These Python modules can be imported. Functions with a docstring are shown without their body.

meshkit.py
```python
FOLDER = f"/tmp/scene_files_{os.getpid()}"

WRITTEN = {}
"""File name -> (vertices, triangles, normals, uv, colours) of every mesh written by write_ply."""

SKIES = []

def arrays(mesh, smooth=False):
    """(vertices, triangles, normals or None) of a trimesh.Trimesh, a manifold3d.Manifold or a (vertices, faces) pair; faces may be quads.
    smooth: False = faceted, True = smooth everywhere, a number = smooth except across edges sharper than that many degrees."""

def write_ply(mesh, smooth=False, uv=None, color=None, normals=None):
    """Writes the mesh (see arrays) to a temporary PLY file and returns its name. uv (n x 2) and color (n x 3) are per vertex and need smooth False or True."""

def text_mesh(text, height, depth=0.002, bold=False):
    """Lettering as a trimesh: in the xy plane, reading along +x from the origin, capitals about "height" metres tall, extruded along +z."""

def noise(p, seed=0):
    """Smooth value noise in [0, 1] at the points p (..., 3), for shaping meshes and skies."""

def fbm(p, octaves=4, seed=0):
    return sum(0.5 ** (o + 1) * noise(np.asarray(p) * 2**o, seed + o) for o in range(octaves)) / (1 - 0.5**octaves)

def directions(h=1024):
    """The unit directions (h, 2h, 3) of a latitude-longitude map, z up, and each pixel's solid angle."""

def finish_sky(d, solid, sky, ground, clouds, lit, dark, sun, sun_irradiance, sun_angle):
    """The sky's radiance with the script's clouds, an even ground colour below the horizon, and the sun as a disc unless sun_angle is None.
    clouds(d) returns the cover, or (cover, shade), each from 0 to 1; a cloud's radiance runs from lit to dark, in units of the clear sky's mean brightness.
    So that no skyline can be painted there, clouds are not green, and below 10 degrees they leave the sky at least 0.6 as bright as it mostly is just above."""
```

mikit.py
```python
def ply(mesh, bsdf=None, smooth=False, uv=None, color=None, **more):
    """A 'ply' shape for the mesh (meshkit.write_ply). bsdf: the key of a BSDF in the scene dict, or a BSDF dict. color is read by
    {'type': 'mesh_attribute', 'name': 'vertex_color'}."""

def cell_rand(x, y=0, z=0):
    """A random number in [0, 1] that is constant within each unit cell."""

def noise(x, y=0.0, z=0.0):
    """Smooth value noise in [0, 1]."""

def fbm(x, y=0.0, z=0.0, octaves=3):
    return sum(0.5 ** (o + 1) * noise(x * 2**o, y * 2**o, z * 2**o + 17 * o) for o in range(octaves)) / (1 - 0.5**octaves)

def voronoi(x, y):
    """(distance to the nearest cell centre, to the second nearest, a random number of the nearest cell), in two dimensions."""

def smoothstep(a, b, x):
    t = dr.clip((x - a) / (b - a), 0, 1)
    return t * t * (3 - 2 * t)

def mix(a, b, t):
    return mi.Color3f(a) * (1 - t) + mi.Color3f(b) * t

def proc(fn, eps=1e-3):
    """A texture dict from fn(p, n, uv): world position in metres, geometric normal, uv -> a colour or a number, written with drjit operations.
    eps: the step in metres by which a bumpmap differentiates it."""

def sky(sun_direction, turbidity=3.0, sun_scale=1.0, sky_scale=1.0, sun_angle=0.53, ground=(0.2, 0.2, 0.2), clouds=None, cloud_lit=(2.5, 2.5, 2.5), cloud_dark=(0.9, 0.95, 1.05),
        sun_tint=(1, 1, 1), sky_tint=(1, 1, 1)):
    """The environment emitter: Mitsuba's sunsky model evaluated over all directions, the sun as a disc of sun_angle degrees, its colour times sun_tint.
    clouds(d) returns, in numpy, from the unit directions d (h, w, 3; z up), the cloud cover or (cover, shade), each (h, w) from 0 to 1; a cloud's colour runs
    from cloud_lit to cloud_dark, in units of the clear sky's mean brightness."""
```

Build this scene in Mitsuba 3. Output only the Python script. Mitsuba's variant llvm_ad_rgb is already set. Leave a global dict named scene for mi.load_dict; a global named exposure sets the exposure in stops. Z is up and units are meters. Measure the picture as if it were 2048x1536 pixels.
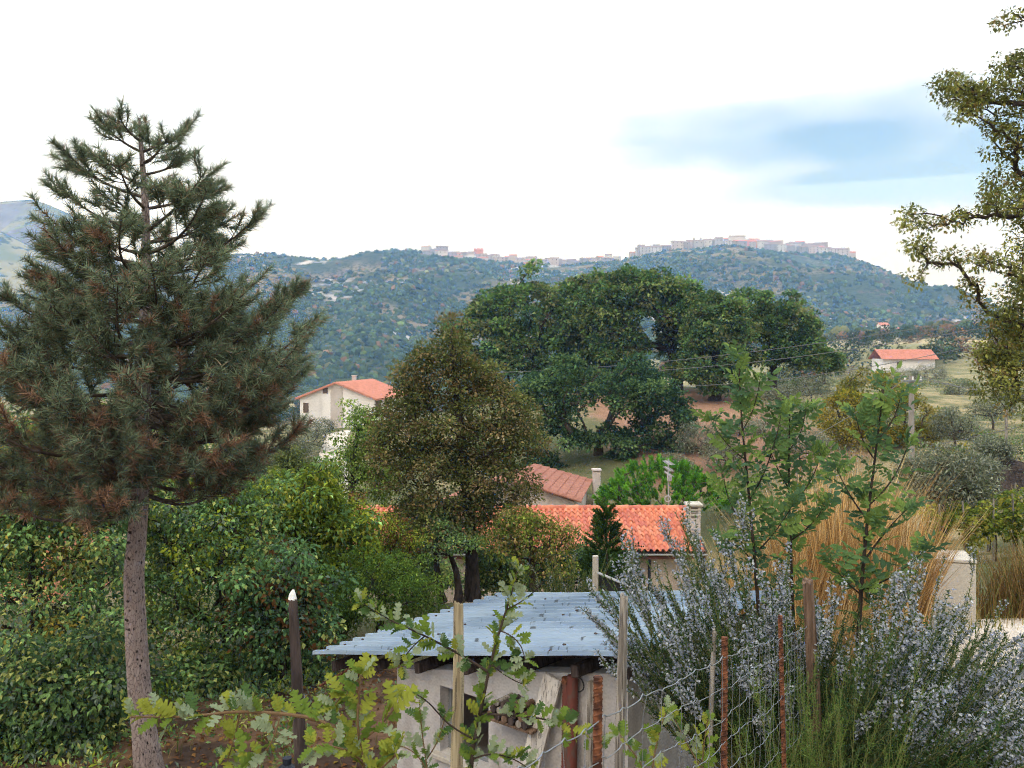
import math
import numpy as np
import trimesh
import mitsuba as mi
import drjit as dr
import mikit
import meshkit
from mikit import proc, fbm, noise, voronoi, cell_rand, smoothstep, mix
from scipy.interpolate import RBFInterpolator

T = mi.ScalarTransform4f
scene, labels = {}, {}
EYE = 6.0

# ---------------------------------------------------------------- camera, sky, exposure
scene['camera'] = {'type': 'perspective', 'fov': 60.0, 'fov_axis': 'x', 'near_clip': 0.05, 'far_clip': 20000.0,
                   'principal_point_offset_y': 0.0443,
                   'to_world': T().look_at(origin=[0, 0, EYE], target=[0, 10, EYE], up=[0, 0, 1]),
                   'medium': {'type': 'ref', 'id': 'air'}}
exposure = 2.9


def clouds(d):
    """Overcast with thin bluish gaps: a long bank of them low over the town hill, a few more elsewhere."""
    el = np.arcsin(np.clip(d[..., 2], -1, 1))
    az = np.arctan2(d[..., 0], d[..., 1])
    q = np.stack([az * 3.0, el * 14.0, az * 0 + 3.1], -1)
    w = meshkit.fbm(q, 4, 5) - 0.5
    w2 = meshkit.fbm(np.stack([az * 7 + 9, el * 22.0, az * 0 + 1.7], -1), 4, 9) - 0.5
    gap = np.zeros_like(el)
    for a0, e0, ra, re, k in ((0.345, 0.222, 0.20, 0.048, .9), (0.40, 0.176, 0.18, 0.028, .8), (0.55, 0.20, 0.2, 0.06, .8), (1.5, 0.5, 0.4, 0.1, .8),
                              (-1.9, 0.45, 0.5, 0.1, .8), (2.6, 0.3, 0.5, 0.07, .8)):
        r = np.sqrt(((az - a0) / ra) ** 2 + ((el - e0) / re) ** 2)
        gap = np.maximum(gap, k * np.clip(1.35 - r + 1.1 * w + 1.2 * w2, 0, 1))
    gap = gap * gap * (3 - 2 * gap)
    cover = 1 - 0.92 * np.clip(gap, 0, 1)
    return cover, np.clip(0.10 + 0.5 * w, 0, 1)


scene['sky'] = mikit.sky([-0.3, -0.7, 0.8], turbidity=3, sun_scale=0.18, sun_angle=30, sun_tint=(0.82, 0.94, 1.15), ground=(0.12, 0.12, 0.1), clouds=clouds,
                         cloud_lit=(5.6, 6.4, 7.6), cloud_dark=(3.6, 4.1, 4.7), sky_tint=(0.35, 0.39, 0.43))

# the air of the valley: far hills fade to blue
scene['air'] = {'type': 'homogeneous', 'albedo': {'type': 'rgb', 'value': [0.93, 0.95, 0.98]},
                'sigma_t': {'type': 'rgb', 'value': [1.1e-4, 2.2e-4, 4.3e-4]}}


# ---------------------------------------------------------------- helpers
def lin(r, g, b):
    c = np.array([r, g, b], float) / 255
    return np.where(c <= 0.04045, c / 12.92, ((c + 0.055) / 1.055) ** 2.4)


def rgb(*c):
    return {'type': 'rgb', 'value': [float(v) for v in c]}


def C3(c):
    return mi.Color3f(float(c[0]), float(c[1]), float(c[2]))


def lab(key, label=None, category=None, group=None, kind=None):
    d = {}
    for k, v in (('label', label), ('category', category), ('group', group), ('kind', kind)):
        if v:
            d[k] = v
    labels[key] = d
    return key


def unit(v):
    v = np.asarray(v, float)
    return v / np.maximum(np.linalg.norm(v, axis=-1, keepdims=True), 1e-12)


def numbered(name, used=set()):
    k, i = name, 0
    while k in used:
        i += 1
        k = '%s_%03d' % (name, i)
    used.add(k)
    return k


class Mesh:
    """Collects vertices, triangles and one colour per vertex."""

    def __init__(self):
        self.v, self.f, self.c, self.n = [], [], [], 0

    def add(self, v, f, c=None):
        v, f = np.asarray(v, float).reshape(-1, 3), np.asarray(f, int)
        if len(v) == 0:
            return self
        if f.shape[1] == 4:
            f = np.vstack([f[:, [0, 1, 2]], f[:, [0, 2, 3]]])
        self.v.append(v)
        self.f.append(f + self.n)
        self.c.append(np.broadcast_to(np.asarray(c if c is not None else (1, 1, 1), float), v.shape))
        self.n += len(v)
        return self

    def tm(self, m, c=None):
        return self.add(m.vertices, m.faces, c)

    def box(self, center, size, rot=None, c=None, bevel=0.0):
        return self.tm(block(center, size, rot, bevel), c)

    def tube(self, pts, rad, sides=6, c=None, cap=True):
        v, f = tube(pts, rad, sides, cap)
        return self.add(v, f, c)

    def put(self, name, bsdf, smooth=False, to_world=None, color=False):
        v, f, c = np.vstack(self.v), np.vstack(self.f), np.vstack(self.c)
        m = trimesh.Trimesh(v, f, process=False)
        more = {} if to_world is None else {'to_world': to_world}
        scene[name] = mikit.ply(m, bsdf, smooth=smooth, color=c if color else None, **more)
        return name


def rotz(a):
    c, s = math.cos(a), math.sin(a)
    return np.array([[c, -s, 0], [s, c, 0], [0, 0, 1.0]])


def frame(x, up=(0, 0, 1)):
    """Rotation whose first axis is x, third as near to up as can be (columns)."""
    x = unit(x)
    y = unit(np.cross(up, x))
    return np.stack([x, y, np.cross(x, y)], 1)


def block(center, size, rot=None, bevel=0.0):
    """A box, its edges chamfered."""
    s = np.asarray(size, float) / 2
    if bevel > 0:
        b = min(bevel, s.min() * 0.6)
        pts = []
        for sx in (-1, 1):
            for sy in (-1, 1):
                for sz in (-1, 1):
                    for k in range(3):
                        p = np.array([sx, sy, sz]) * (s - b)
                        p[k] = np.array([sx, sy, sz])[k] * s[k]
                        pts.append(p)
        m = trimesh.convex.convex_hull(np.array(pts))
    else:
        m = trimesh.creation.box(2 * s)
    v = np.array(m.vertices)
    if rot is not None:
        v = v @ np.asarray(rot).T
    return trimesh.Trimesh(v + np.asarray(center, float), m.faces, process=False)


def tube(points, radii, sides=6, cap=True):
    p = np.asarray(points, float)
    r = np.broadcast_to(np.asarray(radii, float), (len(p),))
    t = unit(np.gradient(p, axis=0))
    a = np.zeros_like(p)
    a0 = np.cross(t[0], [0, 0, 1.0] if abs(t[0][2]) < 0.9 else [1.0, 0, 0])
    for i in range(len(p)):
        a0 = a0 - t[i] * (a0 @ t[i])
        a0 = a0 / max(np.linalg.norm(a0), 1e-9)
        a[i] = a0
    b = np.cross(t, a)
    g = np.arange(sides) * 2 * np.pi / sides
    v = p[:, None] + r[:, None, None] * (np.cos(g)[None, :, None] * a[:, None] + np.sin(g)[None, :, None] * b[:, None])
    i, j = np.meshgrid(np.arange(len(p) - 1), np.arange(sides), indexing='ij')
    q = np.stack([i * sides + j, i * sides + (j + 1) % sides, (i + 1) * sides + (j + 1) % sides, (i + 1) * sides + j], -1).reshape(-1, 4)
    f = np.vstack([q[:, [0, 1, 2]], q[:, [0, 2, 3]]])
    v = v.reshape(-1, 3)
    if cap:
        n = len(v)
        v = np.vstack([v, p[:1], p[-1:]])
        k = np.arange(sides)
        k2 = (k + 1) % sides
        e = (len(p) - 1) * sides
        f = np.vstack([f, np.stack([k2, k, k * 0 + n], 1), np.stack([e + k, e + k2, k * 0 + n + 1], 1)])
    return v, f


def spline(pts, n):
    """Points along a smooth curve through pts."""
    p = np.asarray(pts, float)
    if len(p) == 2:
        return p[0] + (p[1] - p[0]) * np.linspace(0, 1, n)[:, None]
    s = np.concatenate([[0], np.cumsum(np.linalg.norm(np.diff(p, axis=0), axis=1))])
    from scipy.interpolate import PchipInterpolator
    return PchipInterpolator(s / s[-1], p)(np.linspace(0, 1, n))


def randdir(rng, n):
    return unit(rng.normal(size=(n, 3)))


def leaf_quads(P, D, N, L, Wd, fold=0.25):
    """Leaves as folded rhombs of two triangles: base P, direction D, upper side N, lengths L, widths Wd."""
    D = unit(D)
    S = unit(np.cross(D, N))
    U = np.cross(S, D)
    L, Wd = np.broadcast_to(L, len(P))[:, None], np.broadcast_to(Wd, len(P))[:, None]
    m = P + D * L * 0.45
    v = np.stack([P, m + S * Wd / 2 + U * Wd * fold, P + D * L, m - S * Wd / 2 + U * Wd * fold], 1).reshape(-1, 3)
    k = np.arange(len(P))[:, None] * 4
    f = np.stack([k + [0, 1, 2], k + [0, 2, 3]], 1).reshape(-1, 3)
    return v, f


def leaf_hex(P, D, N, L, Wd, fold=0.2, curl=0.15):
    """Leaves of six triangles with rounded sides, folded along the midrib and bent down at the tip."""
    D = unit(D)
    S = unit(np.cross(D, N))
    U = np.cross(S, D)
    n = len(P)
    L, Wd = np.broadcast_to(L, n)[:, None], np.broadcast_to(Wd, n)[:, None]
    a, b = P + D * L * 0.3, P + D * L * 0.7 - U * L * curl * 0.4
    v = np.stack([P, a + S * Wd * 0.46 + U * Wd * fold, b + S * Wd * 0.40 + U * Wd * fold, P + D * L - U * L * curl,
                  b - S * Wd * 0.40 + U * Wd * fold, a - S * Wd * 0.46 + U * Wd * fold, a, b], 1).reshape(-1, 3)
    k = np.arange(n)[:, None] * 8
    f = np.stack([k + x for x in ([0, 6, 1], [6, 2, 1], [6, 7, 2], [7, 3, 2], [0, 5, 6], [6, 5, 4], [6, 4, 7], [7, 4, 3])], 1).reshape(-1, 3)
    return v, f


def leaf_bent(P, D, N, L, Wd, fold=0.22, curl=0.15):
    """Leaves of four triangles: a rhomb folded along its midrib and bent down at the tip."""
    D = unit(D)
    S = unit(np.cross(D, N))
    U = np.cross(S, D)
    n = len(P)
    L, Wd = np.broadcast_to(L, n)[:, None], np.broadcast_to(Wd, n)[:, None]
    a = P + D * L * 0.46
    v = np.stack([P, a + S * Wd * 0.5 + U * Wd * fold, P + D * L - U * L * curl, a - S * Wd * 0.5 + U * Wd * fold, a + U * L * 0.03], 1).reshape(-1, 3)
    k = np.arange(n)[:, None] * 5
    f = np.stack([k + x for x in ([0, 4, 1], [4, 2, 1], [0, 3, 4], [4, 3, 2])], 1).reshape(-1, 3)
    return v, f


def shades(rng, pal, which, jitter=0.18):
    """Colours from a palette (linear rgb rows) by index, each with its own lightness."""
    c = np.asarray(pal, float)[which]
    return c * np.exp(rng.normal(0, jitter, len(c)))[:, None]

# ---------------------------------------------------------------- materials
VC = {'type': 'mesh_attribute', 'name': 'vertex_color'}


def two(b):
    return {'type': 'twosided', 'bsdf': b}


def principled(col, rough=0.8, **more):
    return two({'type': 'principled', 'base_color': col, 'roughness': rough, 'specular': 0.3, **more})


scene['leaf'] = {'type': 'principledthin', 'base_color': VC, 'roughness': 0.4, 'diff_trans': 0.7, 'eta': 1.5}
scene['matte_leaf'] = {'type': 'principledthin', 'base_color': VC, 'roughness': 0.8, 'diff_trans': 0.5, 'eta': 1.2}
scene['straw'] = {'type': 'principledthin', 'base_color': VC, 'roughness': 0.7, 'diff_trans': 0.5, 'eta': 1.2}
scene['blob_leaf'] = principled(VC, 0.9)


def grain(p, n, uv):
    return fbm(p.x * 30, p.y * 30, p.z * 6, 3)


def bark_fn(a, b, s=1.0):
    a, b = C3(a), C3(b)

    def fn(p, n, uv):
        t = fbm(p.x * 22 * s, p.y * 22 * s, p.z * 7 * s, 3)
        return mix(a, b, smoothstep(0.3, 0.7, t)) * (0.75 + 0.5 * noise(p.x * 90 * s, p.y * 90 * s, p.z * 40 * s))
    return fn


def bark_h(s=1.0):
    def fn(p, n, uv):
        return smoothstep(0.35, 0.65, fbm(p.x * 22 * s, p.y * 22 * s, p.z * 7 * s, 3))
    return fn


def bumped(inner, fn, scale, eps=2e-3):
    return two({'type': 'bumpmap', 'arbitrary': proc(fn, eps), 'scale': scale, 'bsdf': inner})


def pr(col, rough=0.8, **more):
    return {'type': 'principled', 'base_color': col, 'roughness': rough, 'specular': 0.3, **more}


def pine_bark(p, n, uv):
    big = fbm(p.x * 14, p.y * 14, p.z * 6, 3)
    f1, f2, w = voronoi((p.x + p.y) * 34 + big * 2, p.z * 17 + big * 3)
    k1, k2, kw = voronoi((p.x * 0.8 + p.y) * 13, p.z * 9)
    knot = smoothstep(0.2, 0.06, k1 + 0.25 * (noise(p.x * 60, p.y * 60, p.z * 30) - 0.5)) * smoothstep(0.45, 0.6, kw)
    c = mix(C3(lin(136, 118, 112)), C3(lin(168, 152, 146)), w * 0.45 + big * 0.5)
    c = mix(c * 0.5, c, smoothstep(0.02, 0.2, f2 - f1 + 0.3 * (noise(p.x * 70, p.y * 70, p.z * 50) - 0.4)))
    return mix(c, C3(lin(45, 36, 33)), knot)


def pine_bark_h(p, n, uv):
    big = fbm(p.x * 14, p.y * 14, p.z * 6, 3)
    f1, f2, w = voronoi((p.x + p.y) * 34 + big * 2, p.z * 17 + big * 3)
    return smoothstep(0.0, 0.2, f2 - f1)


scene['pine_bark'] = bumped(pr(proc(pine_bark), 0.9), pine_bark_h, 0.016)
scene['bark'] = principled(proc(bark_fn(lin(62, 52, 44), lin(98, 86, 74))), 0.9)
scene['dark_bark'] = principled(proc(bark_fn(lin(44, 36, 32), lin(72, 60, 52))), 0.9)
scene['twig'] = principled(rgb(*lin(112, 88, 62)), 0.8)
scene['twig_green'] = principled(rgb(*lin(112, 112, 66)), 0.8)


def plank_fn(a, b):
    a, b = C3(a), C3(b)

    def fn(p, n, uv):
        t = fbm(p.x * 60, p.y * 60, p.z * 4, 3)
        s = noise(p.x * 9, p.y * 9, p.z * 5)
        crack = smoothstep(0.62, 0.7, fbm(p.x * 130, p.y * 130, p.z * 5, 2))
        return mix(mix(a, b, smoothstep(0.3, 0.7, t)) * (0.8 + 0.4 * s), C3(lin(50, 42, 36)), crack * 0.6)
    return fn


scene['grey_wood'] = principled(proc(plank_fn(lin(112, 104, 96), lin(160, 152, 142))), 0.85)
scene['tan_wood'] = principled(proc(plank_fn(lin(132, 118, 92), lin(172, 158, 128))), 0.85)
scene['dark_wood'] = principled(proc(plank_fn(lin(52, 44, 42), lin(84, 72, 68))), 0.85)
scene['brown_wood'] = principled(proc(plank_fn(lin(92, 72, 58), lin(128, 104, 86))), 0.85)
scene['pale_board'] = principled(proc(plank_fn(lin(176, 168, 160), lin(206, 200, 192))), 0.8)
scene['white_paint'] = principled(rgb(0.78, 0.76, 0.72), 0.6)


def rust(p, n, uv):
    t = fbm(p.x * 60, p.y * 60, p.z * 40, 3)
    return mix(C3(lin(66, 40, 30)), C3(lin(128, 80, 54)), smoothstep(0.3, 0.7, t))


scene['rust'] = principled(proc(rust), 0.85)


def red_paint(p, n, uv):
    t = fbm(p.x * 24, p.y * 24, p.z * 8, 3)
    return mix(C3(lin(106, 60, 52)), C3(lin(96, 72, 64)), smoothstep(0.5, 0.64, t))


scene['red_pipe'] = principled(proc(red_paint), 0.6)
scene['wire'] = two({'type': 'principled', 'base_color': rgb(0.30, 0.32, 0.35), 'roughness': 0.45, 'metallic': 0.6, 'specular': 0.5})
scene['black_cable'] = principled(rgb(0.03, 0.03, 0.035), 0.6)
scene['pale_cable'] = principled(rgb(0.38, 0.38, 0.38), 0.6)
scene['line_cable'] = principled(rgb(0.17, 0.165, 0.16), 0.6)


def plaster_fn(c, d, s=1.0, streak=0.5):
    c, d = C3(c), C3(d)

    def fn(p, n, uv):
        a = fbm(p.x * 1.7 * s, p.y * 1.7 * s, p.z * 1.2 * s, 4)
        g = noise(p.x * 70 * s, p.y * 70 * s, p.z * 70 * s)
        st = fbm(p.x * 6 * s, p.y * 6 * s, p.z * 0.5 * s, 3)
        k = smoothstep(0.45, 0.75, a) * 0.6 + smoothstep(0.55, 0.75, st) * streak
        return mix(c, d, dr.clip(k, 0, 1)) * (0.86 + 0.28 * g)
    return fn


def plaster_h(p, n, uv):
    return fbm(p.x * 45, p.y * 45, p.z * 45, 3)


scene['shed_plaster'] = bumped(pr(proc(plaster_fn(lin(190, 186, 184), lin(156, 148, 146))), 0.9), plaster_h, 0.006)
scene['house_plaster'] = principled(proc(plaster_fn(lin(196, 180, 168), lin(166, 148, 138), 0.5)), 0.9)
scene['white_plaster'] = principled(proc(plaster_fn(lin(236, 230, 226), lin(212, 204, 198), 0.25, 0.3)), 0.9)
scene['grey_plaster'] = principled(proc(plaster_fn(lin(196, 184, 176), lin(176, 162, 154), 0.3, 0.5)), 0.9)
scene['concrete'] = bumped(pr(proc(plaster_fn(lin(184, 176, 164), lin(134, 126, 116), 1.0, 0.7)), 0.9), plaster_h, 0.004)
scene['pole_concrete'] = principled(proc(plaster_fn(lin(150, 142, 134), lin(112, 106, 98), 1.0, 0.5)), 0.9)
scene['shutter'] = principled(rgb(*lin(104, 88, 78)), 0.5)
scene['glass'] = {'type': 'thindielectric', 'int_ior': 1.5}
scene['frame_grey'] = principled(rgb(0.2, 0.21, 0.22), 0.5)
scene['black_plastic'] = principled(rgb(0.025, 0.03, 0.045), 0.45)
scene['tarp'] = principled(rgb(0.02, 0.02, 0.022), 0.5)


def terracotta(hue):
    a, b = C3(hue), C3(np.asarray(hue) * [0.84, 0.80, 0.78])

    def fn(p, n, uv):
        t = fbm(p.x * 4, p.y * 4, p.z * 4, 3)
        lich = smoothstep(0.66, 0.74, fbm(p.x * 9 + 4, p.y * 9, p.z * 9, 3))
        return mix(mix(a, b, smoothstep(0.35, 0.75, t)), C3(lin(150, 128, 110)), lich * 0.35) * (0.94 + 0.12 * noise(p.x * 60, p.y * 60, p.z * 60))
    return fn


for i, c in enumerate(((216, 134, 102), (206, 122, 96), (222, 146, 114), (200, 118, 98))):
    scene['tile_%d' % i] = principled(proc(terracotta(lin(*c))), 0.75)
scene['tile_worn'] = principled(proc(terracotta(lin(172, 120, 104))), 0.85)
scene['tile_far'] = principled(proc(terracotta(lin(204, 136, 114))), 0.8)


def sheet_metal(p, n, uv):
    a = fbm(p.x * 1.3, p.y * 1.3, 0, 4)
    f1, f2, w = voronoi(p.x * 3.2, p.y * 3.2)
    blot = smoothstep(0.10, 0.04, f1 + 0.12 * (noise(p.x * 40, p.y * 40) - 0.5)) * smoothstep(0.4, 0.5, w)
    speck = smoothstep(0.80, 0.88, noise(p.x * 34, p.y * 34, 3)) * smoothstep(0.4, 0.6, a)
    c = mix(C3(lin(166, 184, 202)), C3(lin(134, 154, 176)), smoothstep(0.3, 0.7, a))
    return mix(c, C3(lin(96, 104, 112)), dr.maximum(blot, speck * 0.8))


scene['sheet_metal'] = two({'type': 'principled', 'base_color': proc(sheet_metal), 'roughness': 0.35, 'metallic': 0.5, 'specular': 0.5})


def ground_fn(p, n, uv):
    x, y = p.x, p.y
    a = fbm(x * 0.35, y * 0.35, 0, 4)
    b = fbm(x * 1.9 + 5, y * 1.9, 2, 3)
    g = noise(x * 24, y * 24, 1)
    grass = mix(C3(lin(92, 92, 62)), C3(lin(144, 130, 98)), smoothstep(0.35, 0.68, a))
    grass = mix(grass, C3(lin(70, 84, 44)), smoothstep(0.5, 0.7, b) * 0.6)
    soil = mix(C3(lin(124, 92, 72)), C3(lin(146, 112, 90)), a)
    litter = mix(C3(lin(66, 50, 40)), C3(lin(112, 84, 62)), smoothstep(0.3, 0.7, b))
    e = (a - 0.5)
    field = smoothstep(4.5, 7, x + e * 5) * smoothstep(20, 15, x + e * 8) * smoothstep(40, 44, y + e * 6) * smoothstep(76, 70, y + e * 8)
    near = smoothstep(17, 13, y + e * 6) * smoothstep(2.2, 1.2, x + e * 2)
    c = mix(grass, soil, field)
    c = mix(c, litter, near)
    far = smoothstep(120, 260, y)
    c = mix(c, mix(C3(lin(120, 116, 82)), C3(lin(158, 144, 112)), smoothstep(0.35, 0.65, fbm(x * 0.03, y * 0.03, 0, 4))), far)
    return c * (0.75 + 0.5 * g)


scene['ground_mat'] = principled(proc(ground_fn), 0.95)


def hill_fn(p, n, uv):
    a = fbm(p.x * 0.012, p.y * 0.012, p.z * 0.012, 4)
    b = fbm(p.x * 0.06, p.y * 0.06, p.z * 0.06, 4)
    rock = smoothstep(0.60, 0.70, fbm(p.x * 0.016 + 7, p.y * 0.016, p.z * 0.03, 4))
    c = mix(C3(lin(62, 72, 42)), C3(lin(128, 112, 78)), smoothstep(0.45, 0.65, a))
    g = fbm(p.x * 0.3, p.y * 0.3, p.z * 0.3, 3)
    c = mix(c, C3(lin(104, 72, 58)), smoothstep(0.55, 0.7, b) * 0.5)
    c = mix(c, C3(lin(50, 62, 38)), smoothstep(0.48, 0.62, g) * 0.8)
    return mix(c, C3(lin(176, 168, 160)) * (0.7 + 0.6 * b), rock * smoothstep(0.4, 0.6, b))


def mountain_fn(p, n, uv):
    a = fbm(p.x * 0.009, p.y * 0.009, p.z * 0.009, 4)
    b = fbm(p.x * 0.045, p.y * 0.045, p.z * 0.045, 4)
    grass = mix(C3(lin(112, 116, 72)), C3(lin(146, 138, 98)), smoothstep(0.4, 0.6, a))
    bush = mix(grass, C3(lin(66, 74, 50)), smoothstep(0.52, 0.62, b))
    steep = smoothstep(0.86, 0.72, n.z + 0.12 * (b - 0.5))
    return mix(bush, mix(C3(lin(92, 86, 88)), C3(lin(142, 134, 132)), b), steep)


scene['hill_mat'] = principled(proc(hill_fn), 0.95)
scene['mountain_mat'] = principled(proc(mountain_fn), 0.95)
scene['far_mat'] = principled(rgb(*lin(90, 96, 74)), 0.95)


def gravel_fn(p, n, uv):
    g = noise(p.x * 40, p.y * 40, 1)
    a = fbm(p.x * 1.2, p.y * 1.2, 0, 4)
    return mix(C3(lin(206, 196, 184)), C3(lin(176, 164, 150)), a) * (0.75 + 0.4 * g)


scene['gravel'] = principled(proc(gravel_fn), 0.95)
for i, c in enumerate(((186, 178, 168), (168, 156, 144), (198, 182, 168), (160, 154, 150), (206, 200, 190))):
    scene['town_wall_%d' % i] = principled(rgb(*lin(*c)), 0.9)
scene['town_orange'] = principled(rgb(*lin(222, 152, 120)), 0.9)
scene['town_roof'] = principled(rgb(*lin(150, 130, 120)), 0.9)

# ---------------------------------------------------------------- the setting: ground, hills, path, air
CP = np.array([
    (-6, -10, -1.2), (6, -10, -1.0), (0, -30, 0), (30, -30, 0.5), (-30, -30, -0.5), (0, 0, -1.8), (0, 2.3, -2.05), (.8, 3.3, -2.2), (1.9, 5.4, -2.8), (3, 3, -2.2), (6, 2, -2.0),
    (-2, 3, -2.5), (-5, 3, -2.8), (-2, 5, -3.7), (0, 4.6, -3.3), (-1.5, 6.5, -4.5), (-6, 6, -4.1), (-3.9, 9.8, -4.7), (-2.5, 10.5, -4.75), (-8, 11, -4.8), (-3, 13, -4.9),
    (-2, 9, -5.0), (0, 9.2, -5.0), (-.1, 11.4, -5.0), (1.6, 8.5, -4.9), (.5, 7, -4.7), (1.3, 5.2, -3.1), (2.9, 6.2, -3.0), (3.8, 7, -2.98), (5.2, 9, -3.1), (4.3, 9.8, -3.3),
    (6, 12, -3.7), (10, 12, -3.5), (9, 8, -2.9), (13, 25, -5.4), (9, 20, -5.0), (18, 35, -5.1), (22, 45, -4.9), (30, 25, -5.0), (-8, 20, -6.0), (-1, 20, -5.65), (3, 17, -6.6),
    (0, 28, -8.9), (6, 30, -8.7), (-10, 30, -7.9), (4, 40, -8.4), (9, 38, -7.2), (7.5, 46, -5.8), (12, 60, -4.5), (16, 68, -3.9), (20, 75, -3.0), (23, 65, -4.1), (5, 75, -3.5),
    (-3, 75, -4.6), (30, 60, -4.6), (40, 50, -4.6), (-10, 45, -7.8), (-17, 88, -8.9), (-19, 95, -8.4), (-30, 60, -8.4), (-30, 30, -7), (-40, 95, -9), (-25, 15, -5), (10, 110, -6),
    (40, 110, -5), (85, 190, -4.8), (70, 150, -5), (0, 150, -13), (-50, 150, -15), (0, 300, -22), (-150, 300, -24), (80, 250, .6), (130, 400, 5), (0, 450, -22), (150, 520, 8), (230, 500, 11),
    (320, 400, 10), (-200, 100, -14), (200, 60, -2), (150, -50, 0), (-150, -50, -3), (0, -150, 3), (-400, 500, -25), (500, 500, 8), (-600, 0, -15), (600, 0, 2), (0, -600, 5)], float)
rbf = RBFInterpolator(CP[:, :2], CP[:, 2] + EYE, kernel='linear', smoothing=0.02)


def ground_z(x, y):
    x, y = np.atleast_1d(np.asarray(x, float)), np.atleast_1d(np.asarray(y, float))
    q = np.stack([np.clip(x, -600, 600), np.clip(y, -600, 540)], -1).reshape(-1, 2)
    z = rbf(q).reshape(x.shape)
    far = np.clip((np.hypot(x, y) - 560) / 900, 0, 1)
    z = z * (1 - far) - 16 * far
    b = 0.06 * (meshkit.fbm(np.stack([x * 1.3, y * 1.3, 0 * x], -1), 3, 3) - 0.5) * np.clip(1 + y * 0.02, 1, 6)
    return z + b


def gz(x, y):
    return float(ground_z([x], [y])[0])


nu = 240
u = np.linspace(-1, 1, nu)
ga, gk = 8.0, math.asinh(7000 / 8.0)
gx, gy = np.meshgrid(ga * np.sinh(gk * u), 7 + ga * np.sinh(gk * u), indexing='ij')
gzz = ground_z(gx, gy)
ii, jj = np.meshgrid(np.arange(nu - 1), np.arange(nu - 1), indexing='ij')
q = np.stack([ii * nu + jj, (ii + 1) * nu + jj, (ii + 1) * nu + jj + 1, ii * nu + jj + 1], -1).reshape(-1, 4)
Mesh().add(np.stack([gx, gy, gzz], -1), q).put('ground', 'ground_mat', smooth=True)
lab('ground', 'uneven ground with brown litter near the shed and dry grass and ploughed soil beyond', 'ground', kind='structure')

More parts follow.
